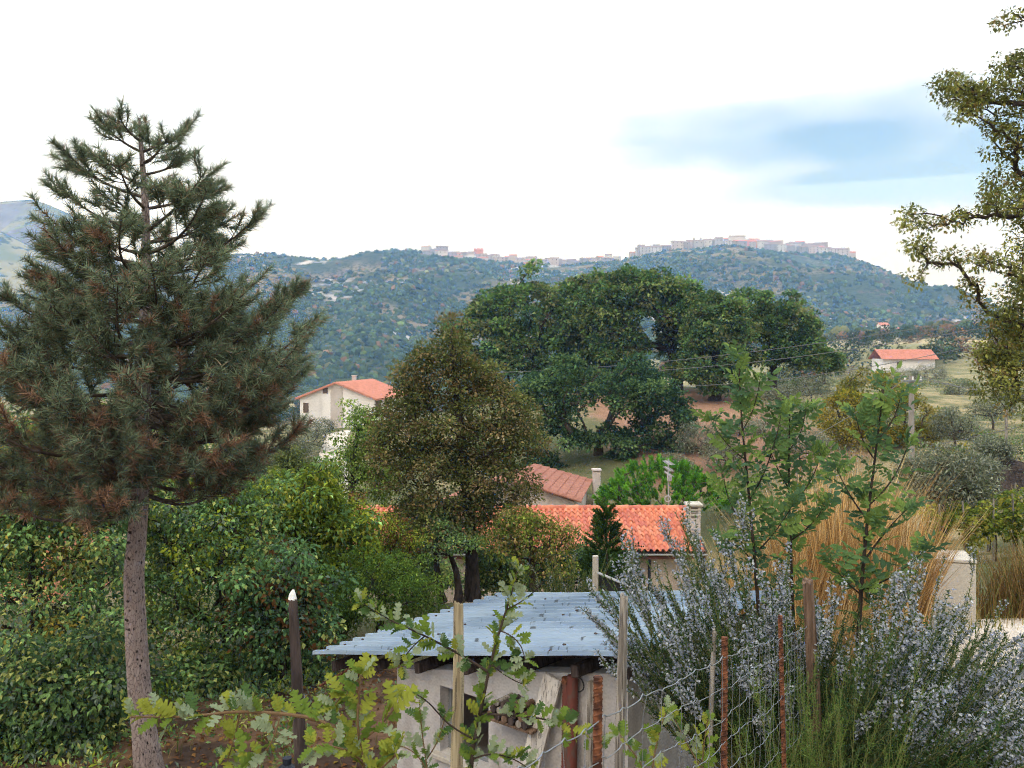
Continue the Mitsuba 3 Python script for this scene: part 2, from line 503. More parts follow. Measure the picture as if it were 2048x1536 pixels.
# the hill with the town on it: skyline heights along its crest about 1500 m away
RX = np.array([-1900, -1250, -815.1, -696.7, -586.8, -510.7, -443.1, -417.7, -358.5, -307.8, -282.4, -248.6, -206.3, -147.1, -104.8, -54.115, -3.382, 47.351, 106.5, 148.8, 191.1, 233.4, 275.6, 317.9, 351.7, 402.5, 453.2, 503.9, 546.2, 571.6, 622.3, 673.1, 723.8, 761.8, 799.9, 865.8, 994.4, 1800])
RZ = np.array([60, 75, 99.01, 124.4, 145.5, 159.9, 168.3, 170.0, 163.3, 159.0, 163.3, 172.6, 176.0, 173.4, 167.5, 162.4, 157.4, 153.1, 149.7, 154.0, 158.2, 167.5, 172.6, 176.8, 181.0, 180.2, 176.8, 173.4, 169.2, 159.9, 143.8, 122.7, 104.1, 86.327, 56.733, 35.594, 22.911, 0])


def hill_z(x, y):
    x, y = np.asarray(x, float), np.asarray(y, float)
    crest = np.interp(x * 1500 / np.clip(y, 430, 1800), RX, RZ)
    t = np.clip((y - 430) / (1500 - 430), 0, 1)
    prof = 0.75 * t + 0.25 * t * t * (3 - 2 * t)
    z = -24 + (crest + 24) * prof
    p = np.stack([x * 0.0042, y * 0.0028, 0 * x], -1)
    rid = 1 - np.abs(2 * meshkit.fbm(p, 4, 21) - 1)
    fine = meshkit.fbm(np.stack([x * 0.017, y * 0.012, 0 * x + 4], -1), 4, 8) - 0.5
    amp = np.sin(np.pi * np.clip(t, 0, 1)) ** 0.8
    z = z + amp * ((rid - 0.78) * 76 + fine * 24)
    # the low spur that comes forward on the right
    z = z + 24 * np.exp(-((x - 480) / 80) ** 2 - ((y - 900) / 130) ** 2)
    back = np.clip((y - 1500) / 500, 0, 1)
    return z - back * (crest + 40)


hx, hy = np.meshgrid(np.linspace(-1900, 1800, 310), np.linspace(420, 2000, 150), indexing='ij')
hz = hill_z(hx, hy)


def grid_faces(a, b):
    i, j = np.meshgrid(np.arange(a - 1), np.arange(b - 1), indexing='ij')
    return np.stack([i * b + j, (i + 1) * b + j, (i + 1) * b + j + 1, i * b + j + 1], -1).reshape(-1, 4)


Mesh().add(np.stack([hx, hy, hz], -1), grid_faces(*hx.shape)).put('hill', 'hill_mat', smooth=True)
lab('hill', 'long wooded hill that carries the town on its crest', 'hill', kind='structure')

# the bare mountain on the left, with a grassy shoulder before it
MX = np.array([-3000, -1900, -1455.4, -1235.5, -1125.6, -1081.6, -1054.1, -1021.2, -982.7, -944.2, -905.7, -839.8, -762.9, -630.9, 400])
MZ = np.array([200, 280, 302.8, 322.6, 333.6, 336.9, 339.1, 328.1, 311.6, 289.6, 242.3, 176.4, 115.9, 49.968, -10])
SX = np.array([-2600, -1700, -1138.4, -1008.2, -952.4, -905.9, -868.7, -840.8, -812.9, -738.5, 300])
SZ = np.array([160, 220, 266.4, 242.2, 227.4, 205.0, 184.6, 162.3, 136.2, 71.107, -10])


def mountain_z(x, y):
    c = np.interp(x * 1950 / np.clip(y, 1750, 2200), MX, MZ)
    t = np.clip((y - 1530) / 420, 0, 1)
    rid = 1 - np.abs(2 * meshkit.fbm(np.stack([x * 0.009 + y * 0.002, y * 0.0025, 0 * x], -1), 5, 31) - 1)
    z1 = -20 + (c + 20) * t ** 0.8 + (rid - 0.74) * 115 * np.sin(np.pi * t) - np.clip((y - 1950) / 500, 0, 1) * (c + 60)
    s = np.interp(x * 1650 / np.clip(y, 1450, 1900), SX, SZ)
    t2 = np.clip((y - 1180) / 470, 0, 1)
    rid2 = meshkit.fbm(np.stack([x * 0.005, y * 0.0036, 0 * x + 9], -1), 4, 12) - 0.5
    z2 = -20 + (s + 20) * t2 + rid2 * 45 * np.sin(np.pi * t2) - np.clip((y - 1650) / 350, 0, 1) * (s + 60)
    return np.maximum(z1, z2)


mx, my = np.meshgrid(np.linspace(-3300, 300, 240), np.linspace(1170, 2500, 120), indexing='ij')
Mesh().add(np.stack([mx, my, mountain_z(mx, my)], -1), grid_faces(*mx.shape)).put('mountain', 'mountain_mat', smooth=True)
lab('mountain', 'pale bare mountain with rocky gullies behind the pine', 'mountain', kind='structure')

fx, fy = np.meshgrid(np.linspace(1500, 6800, 90), np.linspace(5200, 6900, 30), indexing='ij')
fc = np.interp(fx * 6000 / fy, [1500, 2895.2, 3064.3, 3182.6, 3503.9, 6800], [-10, 310.4, 378.0, 344.2, 208.9, 100])
fz = -16 + (fc + 16) * np.sin(np.clip((fy - 5200) / 1700, 0, 1) * np.pi) ** 0.8
Mesh().add(np.stack([fx, fy, fz], -1), grid_faces(*fx.shape)).put('distant_mountain', 'far_mat', smooth=True)
lab('distant_mountain', 'faint blue mountain just right of the end of the hill', 'mountain', kind='structure')


def ribbon(name, pts, widths, mat, lift=0.04, n=60):
    c = spline([(p[0], p[1], 0) for p in pts], n)
    w = np.interp(np.linspace(0, 1, n), np.linspace(0, 1, len(widths)), widths)
    t = unit(np.gradient(c, axis=0))
    s = np.stack([t[:, 1], -t[:, 0], 0 * t[:, 0]], 1)
    k = np.linspace(-1, 1, 7)
    edge = 1 + 0.12 * (meshkit.noise(c * 0.9, 3) - 0.5)
    P = c[:, None] + s[:, None] * (w * edge)[:, None, None] * 0.5 * k[None, :, None]
    P[..., 2] = ground_z(P[..., 0], P[..., 1]) + lift
    Mesh().add(P, grid_faces(n, 7)).put(name, mat, smooth=True)


ribbon('path', [(-8.32, 40), (-11.192, 55), (-14.043, 72), (-16.192, 86), (-18.462, 92)], [2.2, 1.9, 1.7, 1.9, 3.0], 'gravel', 0.09)
lab('path', 'pale gravel path climbing to the white house', 'path', kind='structure')
ribbon('road', [(9.5, 2.5), (6.6, 4.6), (4.9, 6.6), (5.4, 9.2), (7.6, 11.6), (12, 14)], [2.8, 2.6, 2.4, 2.4, 2.4, 2.4], 'gravel', 0.05)
lab('road', 'white gravel track glimpsed behind the flowering rosemary', 'road', kind='structure')

scene['haze'] = {'type': 'cube', 'to_world': T().translate([0, 0, 340]).scale([7400, 7400, 400]), 'bsdf': {'type': 'null'}, 'interior': {'type': 'ref', 'id': 'air'}}
lab('haze', 'thin blue air between the trees and the far hills', 'haze', kind='stuff')

# ---------------------------------------------------------------- the town on the crest
rng = np.random.default_rng(11)


def house_mesh(w, d, h, rh, hip=False):
    """Walls and roof (two meshes) of a small gabled house, foot at z = 0, ridge along x."""
    wall = Mesh()
    v = [(-w / 2, -d / 2, -4), (w / 2, -d / 2, -4), (w / 2, d / 2, -4), (-w / 2, d / 2, -4), (-w / 2, -d / 2, h), (w / 2, -d / 2, h), (w / 2, d / 2, h), (-w / 2, d / 2, h), (-w / 2, 0, h + rh), (w / 2, 0, h + rh)]
    f = [(0, 1, 5), (0, 5, 4), (1, 2, 6), (1, 6, 5), (2, 3, 7), (2, 7, 6), (3, 0, 4), (3, 4, 7), (4, 8, 7), (5, 6, 9)]
    wall.add(v, f)
    roof = Mesh()
    o, e = 0.35, w / 2 + 0.3
    for s in (-1, 1):
        y0, y1 = s * (d / 2 + o), 0.0
        z0, z1 = h - o * rh / (d / 2) + 0.06, h + rh + 0.06
        a = np.array([(-e, y0, z0), (e, y0, z0), (e, y1, z1), (-e, y1, z1)])
        b = a + [0, 0, 0.22]
        roof.add(np.vstack([a, b]), [(0, 1, 2), (0, 2, 3), (4, 6, 5), (4, 7, 6), (0, 5, 1), (0, 4, 5), (1, 6, 2), (1, 5, 6), (3, 7, 4), (3, 4, 0)])
    return wall, roof


def town_house(x, y, w, d, h, rh, rot, wm, rm, label, group, windows=0):
    k = numbered('town_house')
    wall, roof = house_mesh(w, d, h, rh)
    z = float(hill_z(x, y))
    tw = T().translate([x, y, z]).rotate([0, 0, 1], rot)
    wall.put(k + '__wall', wm, to_world=tw)
    roof.put(k + '__roof', rm, to_world=tw)
    n = 0
    for r in range(windows // 10):
        for c in range(windows % 10):
            m = Mesh().box([(c + 0.5) / (windows % 10) * w - w / 2, -d / 2 - 0.02, h * (r + 0.55) / (windows // 10)], [1.3, 0.12, 1.9])
            m.put(k + '__shutter' + ('_%03d' % n if n else ''), 'shutter', to_world=tw)
            n += 1
    lab(k, label, 'house', group)
    return k


def describe(wi, dull, w, h, f, where):
    tone = ('beige', 'brownish', 'pinkish', 'grey', 'cream')[wi]
    size = ('narrow ' if w < 14 else 'wide ') + ('low' if h < 9 else 'tall')
    place = ('far left', 'left part', 'middle', 'right part', 'far right')[int(min(4.99, f * 5))]
    return '%s %s %s-roofed house, %s of the %s' % (size, tone, 'dull' if dull else 'red-orange', place, where)


RIGHT = 'pale stone houses crowded along the right crest'
LEFT = 'pale houses scattered along the left crest'
taken = []
for i in range(62):   # the old town, a dense row
    x = 205 + (560 - 205) * (i + rng.uniform(0.1, 0.9)) / 62
    row = i % 3
    y = 1495 - row * 16 - rng.uniform(0, 8)
    w, h = rng.uniform(11, 22), rng.uniform(8, 15)
    if x > 520:
        h *= 0.7
    wi, ro = rng.integers(5), rng.random() < 0.75
    town_house(x, y, w, rng.uniform(7, 10), h, rng.uniform(1.2, 2.4), rng.uniform(-22, 22), 'town_wall_%d' % wi, 'town_roof' if ro else 'tile_far',
               describe(wi, ro, w, h, (x - 205) / 355, 'right crest row'), RIGHT, (33 if w > 14 else 22) if row == 2 else 0)
town_house(396.4, 1462, 30, 9, 13, 1.5, 4, 'town_orange', 'tile_far', 'long orange house in the middle of the right crest row', None)
town_house(371.4, 1464, 26, 10, 18, 1.6, -6, 'town_wall_4', 'town_roof', 'wide pale block left of the orange house on the crest', None)
town_house(213.8, 1470, 10, 8, 18, 1.5, 10, 'town_wall_1', 'town_roof', 'slim grey tower house at the left end of the right crest row', None)
for i in range(44):   # the newer quarter, looser
    x = -149.3 + (176.0 - -149.3) * (i + rng.uniform(0, 1)) / 44
    y = 1492 - rng.uniform(0, 45)
    w, h, wi, ro = rng.uniform(9, 18), rng.uniform(6, 11), rng.integers(5), rng.random() < 0.6
    town_house(x, y, w, rng.uniform(7, 10), h, rng.uniform(1, 2), rng.uniform(-30, 30), 'town_wall_%d' % wi, 'town_roof' if ro else 'tile_far',
               describe(wi, ro, w, h, i / 43, 'left crest string'), LEFT, 22 if y < 1462 else 0)
town_house(-117.2, 1485, 20, 12, 13, 1.2, 8, 'town_wall_3', 'town_roof', 'large square grey block at the left end of the town', None, 34)
town_house(-55.972, 1482, 15, 10, 14, 2.4, -5, 'town_orange', 'tile_far', 'tall ochre house standing above the left crest row', None, 32)
for px, w, wm, rm, lb in ((905, 34, 'town_wall_2', 'tile_far', 'long low red-roofed building below the left crest'), (941, 18, 'town_wall_4', 'town_wall_4', 'low white-roofed shed below the ochre house on the crest'),
                          (965, 18, 'town_wall_2', 'tile_far', 'short red-roofed building right of the white-roofed shed'), (1060, 22, 'town_wall_4', 'tile_far', 'long pale farmhouse lowest on the wooded slope under the left crest'),
                          (1188, 16, 'town_wall_4', 'town_roof', 'pale house in the saddle between the two crests')):
    x = (px - 1024) / 1774 * 1440
    town_house(x, 1440 - (25 if px == 1060 else 0), w, 9, 4.5, 1.4, 0, wm, rm, lb, None)

k = numbered('church')
z = float(hill_z(308.3, 1470))
tw = T().translate([308.3, 1470, z + 3])
wall, roof = house_mesh(16, 9, 7, 2.4)
wall.put(k + '__nave', 'town_wall_1', to_world=tw)
roof.put(k + '__roof', 'town_roof', to_world=tw)
for n, s in enumerate((-7, 4)):
    m = Mesh().box([s, -2, 6.5], [2.6, 2.6, 13], bevel=0.1)
    m.tm(trimesh.creation.cone(radius=1.9, height=3.2, sections=4, transform=trimesh.transformations.translation_matrix([s, -2, 13])))
    m.put(k + '__bell_tower' + ('_001' if n else ''), 'town_wall_1', to_world=tw)
lab(k, 'church with two small bell towers on the crest left of the highest houses', 'church')

# ---------------------------------------------------------------- woods on the hill
ico = trimesh.creation.icosphere(subdivisions=1)


def crown_blobs(rng, n_kinds=10, sub=1, rough=0.34, seed=0):
    out = []
    base = trimesh.creation.icosphere(subdivisions=sub)
    keep = base.vertices[base.faces].mean(1)[:, 2] > (-0.2 if sub else -0.05)
    for k in range(n_kinds):
        v = np.array(base.vertices)
        r = 1 + rough * 2 * (meshkit.fbm(v * 1.9 + 13 * k + seed, 2, k) - 0.5) + rng.uniform(-0.13, 0.13, len(v))
        out.append((v * r[:, None], np.array(base.faces)[keep]))
    return out


def scatter_blobs(rng, mesh, P, R, H, col, kinds):
    a = rng.uniform(0, 2 * np.pi, len(P))
    which = rng.integers(len(kinds), size=len(P))
    for k, (v, f) in enumerate(kinds):
        s = np.nonzero(which == k)[0]
        if len(s) == 0:
            continue
        c, n = np.cos(a[s])[:, None], np.sin(a[s])[:, None]
        V = np.stack([(v[:, 0] * c - v[:, 1] * n) * R[s][:, None], (v[:, 0] * n + v[:, 1] * c) * R[s][:, None], v[:, 2] * H[s][:, None]], -1) + P[s][:, None]
        F = (f[None] + (np.arange(len(s)) * len(v))[:, None, None]).reshape(-1, 3)
        mesh.add(V, F, np.repeat(col[s], len(v), 0))


kinds = crown_blobs(rng)
N = 50000
wx, wy = rng.uniform(-0.72, 0.66, N), rng.uniform(0, 1, N)
y = 424 + (1500 - 424) * wy ** 0.85
x = wx * y
dens = meshkit.fbm(np.stack([x * 0.011, y * 0.008, 0 * x], -1), 4, 40)
bare = meshkit.fbm(np.stack([x * 0.03, y * 0.02, 0 * x + 3], -1), 3, 41)
right = np.clip((x / y - 0.30) / 0.2, 0, 1) * np.clip((y - 1150) / 250, 0, 1)
ridge = 1 - np.abs(2 * meshkit.fbm(np.stack([x * 0.0042, y * 0.0028, 0 * x], -1), 4, 21) - 1)
low = np.clip((1080 - y) / 300, 0, 1) * (x < 350)
ok = (rng.random(N) < np.maximum(low, np.clip((0.97 - ridge) * 9, 0.3, 1))) & (dens > 0.33 - 0.16 * low + 0.12 * right) & (bare > 0.26 - 0.2 * low) & (rng.random(N) < 0.95)
ok &= ~((y > 1440) & (rng.random(N) < 0.4))
x, y = x[ok], y[ok]
P = np.stack([x, y, hill_z(x, y)], -1)
vis = P[:, 2] > -40
P = P[vis]
R = rng.uniform(1.6, 4.1, len(P)) * (0.75 + 0.35 * P[:, 1] / 1500)
pal = [lin(58, 74, 40), lin(70, 84, 42), lin(48, 66, 40), lin(92, 92, 50), lin(118, 88, 58), lin(64, 76, 56)]
patch = meshkit.fbm(np.stack([P[:, 0] * 0.02, P[:, 1] * 0.015, 0 * P[:, 0]], -1), 3, 77)
which = np.clip((patch * 5 - 0.7 + rng.normal(0, 1.1, len(P))).astype(int), 0, 5)
m = Mesh()
col = shades(rng, pal, which, 0.32)
H = R * rng.uniform(0.8, 1.25, len(P))
far = P[:, 1] > 520
coarse = crown_blobs(rng, 14, 0, 0.3, 3)
scatter_blobs(rng, m, P[far], R[far], H[far], col[far], coarse)
scatter_blobs(rng, m, P[~far], R[~far], H[~far], col[~far], kinds)
m.put('hillside_wood', 'blob_leaf', color=True)
lab('hillside_wood', 'dense mixed wood covering the slope below the town', 'wood', kind='stuff')
print('hill trees', len(P))

# scattered small trees and scrub on the plain at the right and at the hill's foot
N = 2200
y = rng.uniform(120, 560, N)
x = rng.uniform(-0.5, 0.62, N) * y
left = x / y < 0.3
ok = (meshkit.fbm(np.stack([x * 0.02, y * 0.012, 0 * x], -1), 3, 51) > np.where(left, 0.30, 0.45)) & ~((x > 75) & (x < 97) & (y < 192))
ok &= ~(left & (y < 230))
ok &= ~((x / y > 0.36) & (x / y < 0.50) & (y < 196)) & ~((x / y > -0.06) & (y < 160))
x, y = x[ok], y[ok]
P = np.stack([x, y, ground_z(x, y)], -1)
R = rng.uniform(1.3, 3.2, len(P)) * (0.8 + y / 900)
near = y < 330
m = Mesh()
scatter_blobs(rng, m, P[~near] + [0, 0, 0.6], R[~near], R[~near] * rng.uniform(0.8, 1.2, (~near).sum()), shades(rng, pal, rng.integers(0, 6, (~near).sum()), 0.2), kinds)
NP, NR = P[near], R[near]
sub = np.repeat(np.arange(len(NP)), 7)
dv = randdir(rng, len(sub)) * [0.75, 0.75, 0.6]
C = NP[sub] + dv * NR[sub][:, None] + np.array([0, 0, 0.75]) * NR[sub][:, None]
lc = np.repeat(np.arange(len(C)), 17)
v = randdir(rng, len(lc))
Q = C[lc] + v * (NR[sub][lc] * 0.5 * rng.uniform(0.3, 1, len(lc)) ** 0.5)[:, None]
tone = shades(rng, pal, rng.integers(0, 6, len(NP)), 0.2)[sub] * np.exp(rng.normal(0, 0.15, len(C)))[:, None]
V, F = leaf_quads(Q, unit(v + randdir(rng, len(lc)) * 0.6), unit(v * 0.5 + [0, 0, 0.9]), NR[sub][lc] * rng.uniform(0.2, 0.36, len(lc)), NR[sub][lc] * 0.21)
m.add(V, F, np.repeat(tone[lc], 4, 0))
m.put('plain_scrub', 'blob_leaf', color=True)
lab('plain_scrub', 'scattered small trees and scrub on the plain before the hill', 'scrub', kind='stuff')
print('scrub', len(NP), len(P))

# ---------------------------------------------------------------- trees
def crown_points(rng, lobes, n, low=-0.55, shell=(0.72, 1.0)):
    """n points near the surface of a union of ellipsoids (rows cx, cy, cz, rx, ry, rz)."""
    L = np.asarray(lobes, float)
    w = (L[:, 3] * L[:, 4] + L[:, 3] * L[:, 5] + L[:, 4] * L[:, 5])
    out = []
    while len(out) < n:
        k = rng.choice(len(L), p=w / w.sum())
        d = randdir(rng, 1)[0]
        if d[2] < low:
            continue
        p = L[k, :3] + d * L[k, 3:] * rng.uniform(*shell)
        inside = (((p - L[:, :3]) / L[:, 3:]) ** 2).sum(1)
        inside[k] = 9
        if inside.min() < 0.45:
            continue
        out.append(p)
    return np.array(out)


def clump_leaves(rng, centers, r, count, length, width, pal, weights=None, flat=0.7, droop=0.25, jitter=0.2, fine=False, mid=None, spread=0.6):
    """Leaves gathered in clumps round the centers: (vertices, faces, colours)."""
    n = len(centers)
    R = r * rng.uniform(0.65, 1.35, n)
    num = np.maximum(8, (count * (R / r) ** 2 * rng.uniform(0.7, 1.2, n)).astype(int))
    which = np.repeat(np.arange(n), num)
    m = len(which)
    v = randdir(rng, m)
    v[:, 2] = np.where(v[:, 2] < -0.2, v[:, 2] * rng.choice([-1, 1], m, p=[0.45, 0.55]), v[:, 2])
    rad = R[which] * rng.uniform(0.15, 1, m) ** 0.5
    P = centers[which] + v * rad[:, None] * [1, 1, flat]
    D = v * 0.8 + randdir(rng, m) * spread + [0, 0, -droop]
    Nn = unit(v * 0.5 + [0, 0, 0.9] + randdir(rng, m) * 0.6)
    base = rng.choice(len(pal), n, p=weights)
    own = rng.choice(len(pal), m, p=weights)
    idx = np.where(rng.random(m) < 0.6, base[which], own)
    col = shades(rng, pal, idx, jitter) * np.exp(rng.normal(0, 0.2, n))[which][:, None]
    s = rng.uniform(0.7, 1.25, m)
    if fine:
        V, F = leaf_bent(P, D, Nn, length * s, width * s)
        return V, F, np.repeat(col, 5, 0)
    V, F = leaf_quads(P, D, Nn, length * s, width * s)
    return V, F, np.repeat(col, 4, 0)


def skeleton(rng, trunk, trunk_r, targets, tip=0.012, power=0.5, wob=0.08, start=0.35):
    """Limbs that leave the trunk and branch on towards the targets: a Mesh of tubes."""
    m = Mesh()
    trunk = np.asarray(trunk, float)
    m.tube(trunk, trunk_r, 9)
    nodes, par, plen = [p for p in trunk], [-1] + list(range(len(trunk) - 1)), [0.0] * len(trunk)
    first = int(len(trunk) * start)
    base = trunk[first]
    order = np.argsort(np.linalg.norm(targets - trunk[-1] * 0.5 - base * 0.5, axis=1))
    chains = []
    for t in targets[order]:
        Nn = np.array(nodes)
        d = Nn - t
        cost = np.linalg.norm(d, axis=1) + 1.1 * np.maximum(0, d[:, 2]) + 0.16 * np.array(plen)
        cost[:first] = 1e9
        j = int(np.argmin(cost))
        a = Nn[j]
        L = np.linalg.norm(t - a)
        k = max(2, min(5, int(L / 0.5) + 2))
        s = np.linspace(0, 1, k + 1)[1:]
        bow = np.array([0, 0, 1.0]) * L * 0.10 + rng.normal(0, wob, 3) * L
        pts = a + (t - a) * s[:, None] + bow * np.sin(np.pi * s)[:, None]
        prev = j
        idx = [j]
        for p in pts:
            nodes.append(p)
            par.append(prev)
            plen.append(plen[prev] + L / k)
            prev = len(nodes) - 1
            idx.append(prev)
        chains.append(idx)
    cnt = np.zeros(len(nodes))
    for idx in chains:
        cnt[idx[-1]] += 1
    for i in range(len(nodes) - 1, 0, -1):
        cnt[par[i]] += cnt[i]
    tr = float(np.min(np.atleast_1d(trunk_r)))
    r = np.minimum(tip * np.maximum(cnt, 0.6) ** power, tr * 0.85)
    for idx in chains:
        rr = r[idx].copy()
        rr[0] = rr[1] if idx[0] < len(trunk) else min(rr[0], rr[1] * 1.2)
        rr[-1] *= 0.6
        m.tube(np.array(nodes)[idx], rr, 5, cap=False)
    return m


def broad_tree(name, label, category, rng, foot, trunk_pts, trunk_r, lobes, n, r, count, leaf, pal, weights=None, mat='leaf', bark='bark', group=None, tip=0.012, inner=0.25, low=-0.55, sprout=0, **more):
    k = numbered(name)
    lobes = np.asarray(lobes, float)
    C = crown_points(rng, lobes, n, low)
    if inner:
        C = np.vstack([C, crown_points(rng, lobes, int(n * inner), low, (0.3, 0.7))])
    tp = spline([foot] + list(trunk_pts), 9)
    rad = np.linspace(trunk_r, trunk_r * 0.5, 9)
    rad[0] *= 1.35
    rad[1] *= 1.1
    if sprout:   # loose shoots that stand out of the crown
        top = C[C[:, 2] > np.quantile(C[:, 2], 0.45)]
        s0 = top[rng.integers(len(top), size=sprout)]
        ax = unit(randdir(rng, sprout) * [0.8, 0.8, 0.4] + [0, 0, 0.9])
        C = np.vstack([C] + [s0 + ax * r * (0.9 + 0.6 * j) + np.array([0, 0, -0.02]) * j * j for j in range(1, 4)])
    skeleton(rng, tp, rad, C, tip=tip).put(k + '__trunk', bark, smooth=60)
    V, F, col = clump_leaves(rng, C, r, count, leaf[0], leaf[1], pal, weights, **more)
    Mesh().add(V, F, col).put(k + '__crown', mat, color=True)
    lab(k, label, category, group)
    return k


# palettes (base colours, linear)
OAK = [lin(90, 120, 70), lin(110, 140, 77), lin(74, 104, 66), lin(139, 152, 91), lin(123, 125, 82)]
HOLM = [lin(65, 93, 64), lin(81, 110, 69), lin(55, 78, 59), lin(108, 130, 80)]
OLIVE = [lin(129, 133, 110), lin(110, 117, 96), lin(154, 156, 137), lin(97, 106, 77)]
YELLOW = [lin(161, 147, 53), lin(136, 133, 48), lin(113, 117, 48), lin(175, 156, 70)]
FRUIT = [lin(108, 141, 87), lin(136, 168, 102), lin(90, 121, 81), lin(184, 188, 111), lin(120, 135, 115)]
LIME = [lin(146, 156, 54), lin(123, 141, 52), lin(99, 119, 49), lin(164, 161, 71)]
RUSTY = [lin(101, 107, 61), lin(116, 122, 69), lin(134, 120, 82), lin(83, 94, 54), lin(150, 129, 90)]

# the oak grove on the knoll
rng = np.random.default_rng(21)
D = 74.0


def lob(*rows):
    return np.array(rows, float)


GROVE = 'oaks of the grove on the knoll'
broad_tree('oak_tree', 'broad dark oak with a domed crown, leftmost of the grove on the knoll', 'tree', rng, (1.583, 78, 1.603), [(1.803, 78, 2.922), (2.023, 78, 6)], 0.5,
           [(*(1.803, 78, 8.638), 5.6, 5, 3.3), (*(-1.693, 77, 7.519), 3.2, 3.5, 2.9), (*(5.54, 78, 9.298), 3.6, 4, 3.0), (*(-1.028, 76, 5.143), 3.2, 3, 2.0), (*(2.828, 76, 6), 4.6, 3, 2.4), (*(6.041, 76, 5.143), 3.2, 3, 2.2), (*(1.099, 75, 3.886), 4.5, 2.5, 1.5), (*(5.75, 75, 3.463), 3.5, 2.5, 1.2), (*(-2.706, 75, 4.52), 2.0, 2.2, 1.6)], 360, 0.85, 90, (0.34, 0.23), OAK, tip=0.03, bark='dark_bark', group=GROVE, flat=0.6, inner=0.1, sprout=10)
broad_tree('oak_tree', 'tallest oak of the grove on the knoll, its crown highest in the middle', 'tree', rng, (13.682, 74, 1.62), [(13.807, 74, 3.497), (13.182, 74, 6.417), (12.556, 74, 8.503)], 0.55,
           [(*(10.47, 74, 9.671), 4.6, 4.5, 2.8), (*(13.39, 74, 9.129), 2.6, 3.5, 2.6), (*(7.967, 74, 8.086), 2.6, 3, 2.6), (*(14.016, 74, 6.834), 1.7, 2.4, 2.6), (*(9.3, 73, 6.617), 2.6, 2.6, 1.7), (*(14.238, 73, 4.56), 1.3, 2.0, 1.3), (*(8.158, 72, 4.985), 2.4, 2.2, 1.0)], 280, 0.8, 90, (0.34, 0.23), OAK, tip=0.03, bark='dark_bark', group=GROVE, flat=0.6, inner=0.1, sprout=10)
broad_tree('oak_tree', 'narrow oak leafy nearly to the ground, right of the sky gap in the grove', 'tree', rng, (15.563, 68, 2.09), [(15.563, 68, 3.7), (15.639, 68, 6.383)], 0.42,
           [(*(15.754, 68, 7.342), 2.6, 2.6, 2.3), (*(15.145, 67, 5.245), 2.1, 2.3, 2.2), (*(15.711, 67, 3.734), 1.7, 1.9, 1.3), (*(14.095, 66.5, 4.501), 1.2, 1.6, 1.3), (*(17.347, 69, 7.945), 1.8, 2, 1.8)], 190, 0.62, 80, (0.28, 0.19), OAK, tip=0.03, bark='dark_bark', group=GROVE, flat=0.6, inner=0.1, sprout=10, low=-0.8)
broad_tree('oak_tree', 'rounded oak on a forked trunk at the right end of the grove', 'tree', rng, (21.064, 72, 2.956), [(21.186, 72, 4.174), (21.348, 72, 6)], 0.4,
           [(*(21.754, 72, 8.029), 3.0, 3, 2.0), (*(23.378, 72, 6.812), 1.9, 2.2, 1.6), (*(19.928, 72, 7.623), 1.9, 2.2, 1.8), (*(22.052, 71, 5.8), 2.2, 2, 1.2), (*(19.451, 71, 5.4), 1.2, 1.6, 1.1), (*(23.853, 71, 4.999), 1.2, 1.5, .8)], 190, 0.62, 80, (0.28, 0.19), OAK, tip=0.03, bark='dark_bark', group=GROVE, flat=0.6, inner=0.1, sprout=10)
broad_tree('small_oak', 'low round oak bush at the foot of the rightmost grove oak', 'tree', rng, (25.678, 73, 3.202), [(25.678, 73, 4.148), (25.678, 73, 4.766)], 0.15,
           [(*(25.76, 73, 4.848), 1.3, 1.3, 1.2)], 60, 0.5, 80, (0.2, 0.14), OAK, tip=0.02)
broad_tree('holm_oak', 'wide dark holm oak with crooked limbs behind the red roofs', 'tree', rng, (4.679, 50, -2.033), [(4.82, 50, -0.483), (4.961, 50, 1.49)], 0.4,
           [(*(4.82, 50, 3.182), 4.2, 3.5, 1.8), (*(2.424, 50, 3.463), 2.3, 2.5, 1.4), (*(7.497, 50, 3.182), 2.4, 2.6, 1.9), (*(8.538, 49.5, 1.815), 1.7, 2, 1.4), (*(2.4, 49.5, 1.256), 1.8, 2, 1.4), (*(5.276, 49, 1.028), 2.2, 1.8, 0.9), (*(7.623, 49, 0.752), 2.0, 1.6, 0.7), (*(1.842, 49.5, -0.418), 1.4, 1.4, 1.0), (*(9.005, 49, 0.476), 1.0, 1.4, .8), (*(6.38, 49, -0.353), 1.4, 1.2, .6)],
           260, 0.52, 80, (0.21, 0.14), HOLM, tip=0.025, bark='bark', low=-0.4, flat=0.6, inner=0.15, sprout=10)

# olives
rng = np.random.default_rng(22)


def olive(px, top, base, D, w, label, trunk=True, dens=1.0, group='grey olive trees on the slope'):
    h = (base - top) / 1774 * D
    x = (px - 1024) / 1774 * D
    z = EYE + (700 - base) / 1774 * D
    g = gz(x, D)
    cr = h * 0.36
    return broad_tree('olive_tree', label, 'tree', rng, (x, D, min(g, z) - 0.1), [(x + 0.05, D, z + h * 0.2), (x - 0.05, D, z + h * 0.42)], 0.06 + 0.012 * h,
                      [(x, D, z + h - cr, w * 0.5, w * 0.45, cr), (x - w * 0.22, D, z + h * 0.5, w * 0.3, w * 0.3, h * 0.25), (x + w * 0.25, D, z + h * 0.52, w * 0.28, w * 0.3, h * 0.24)],
                      int(46 * dens), 0.2 * w ** 0.5 + 0.1, 52, (0.14, 0.042), OLIVE, mat='matte_leaf', tip=0.012, low=-0.7, group=None)


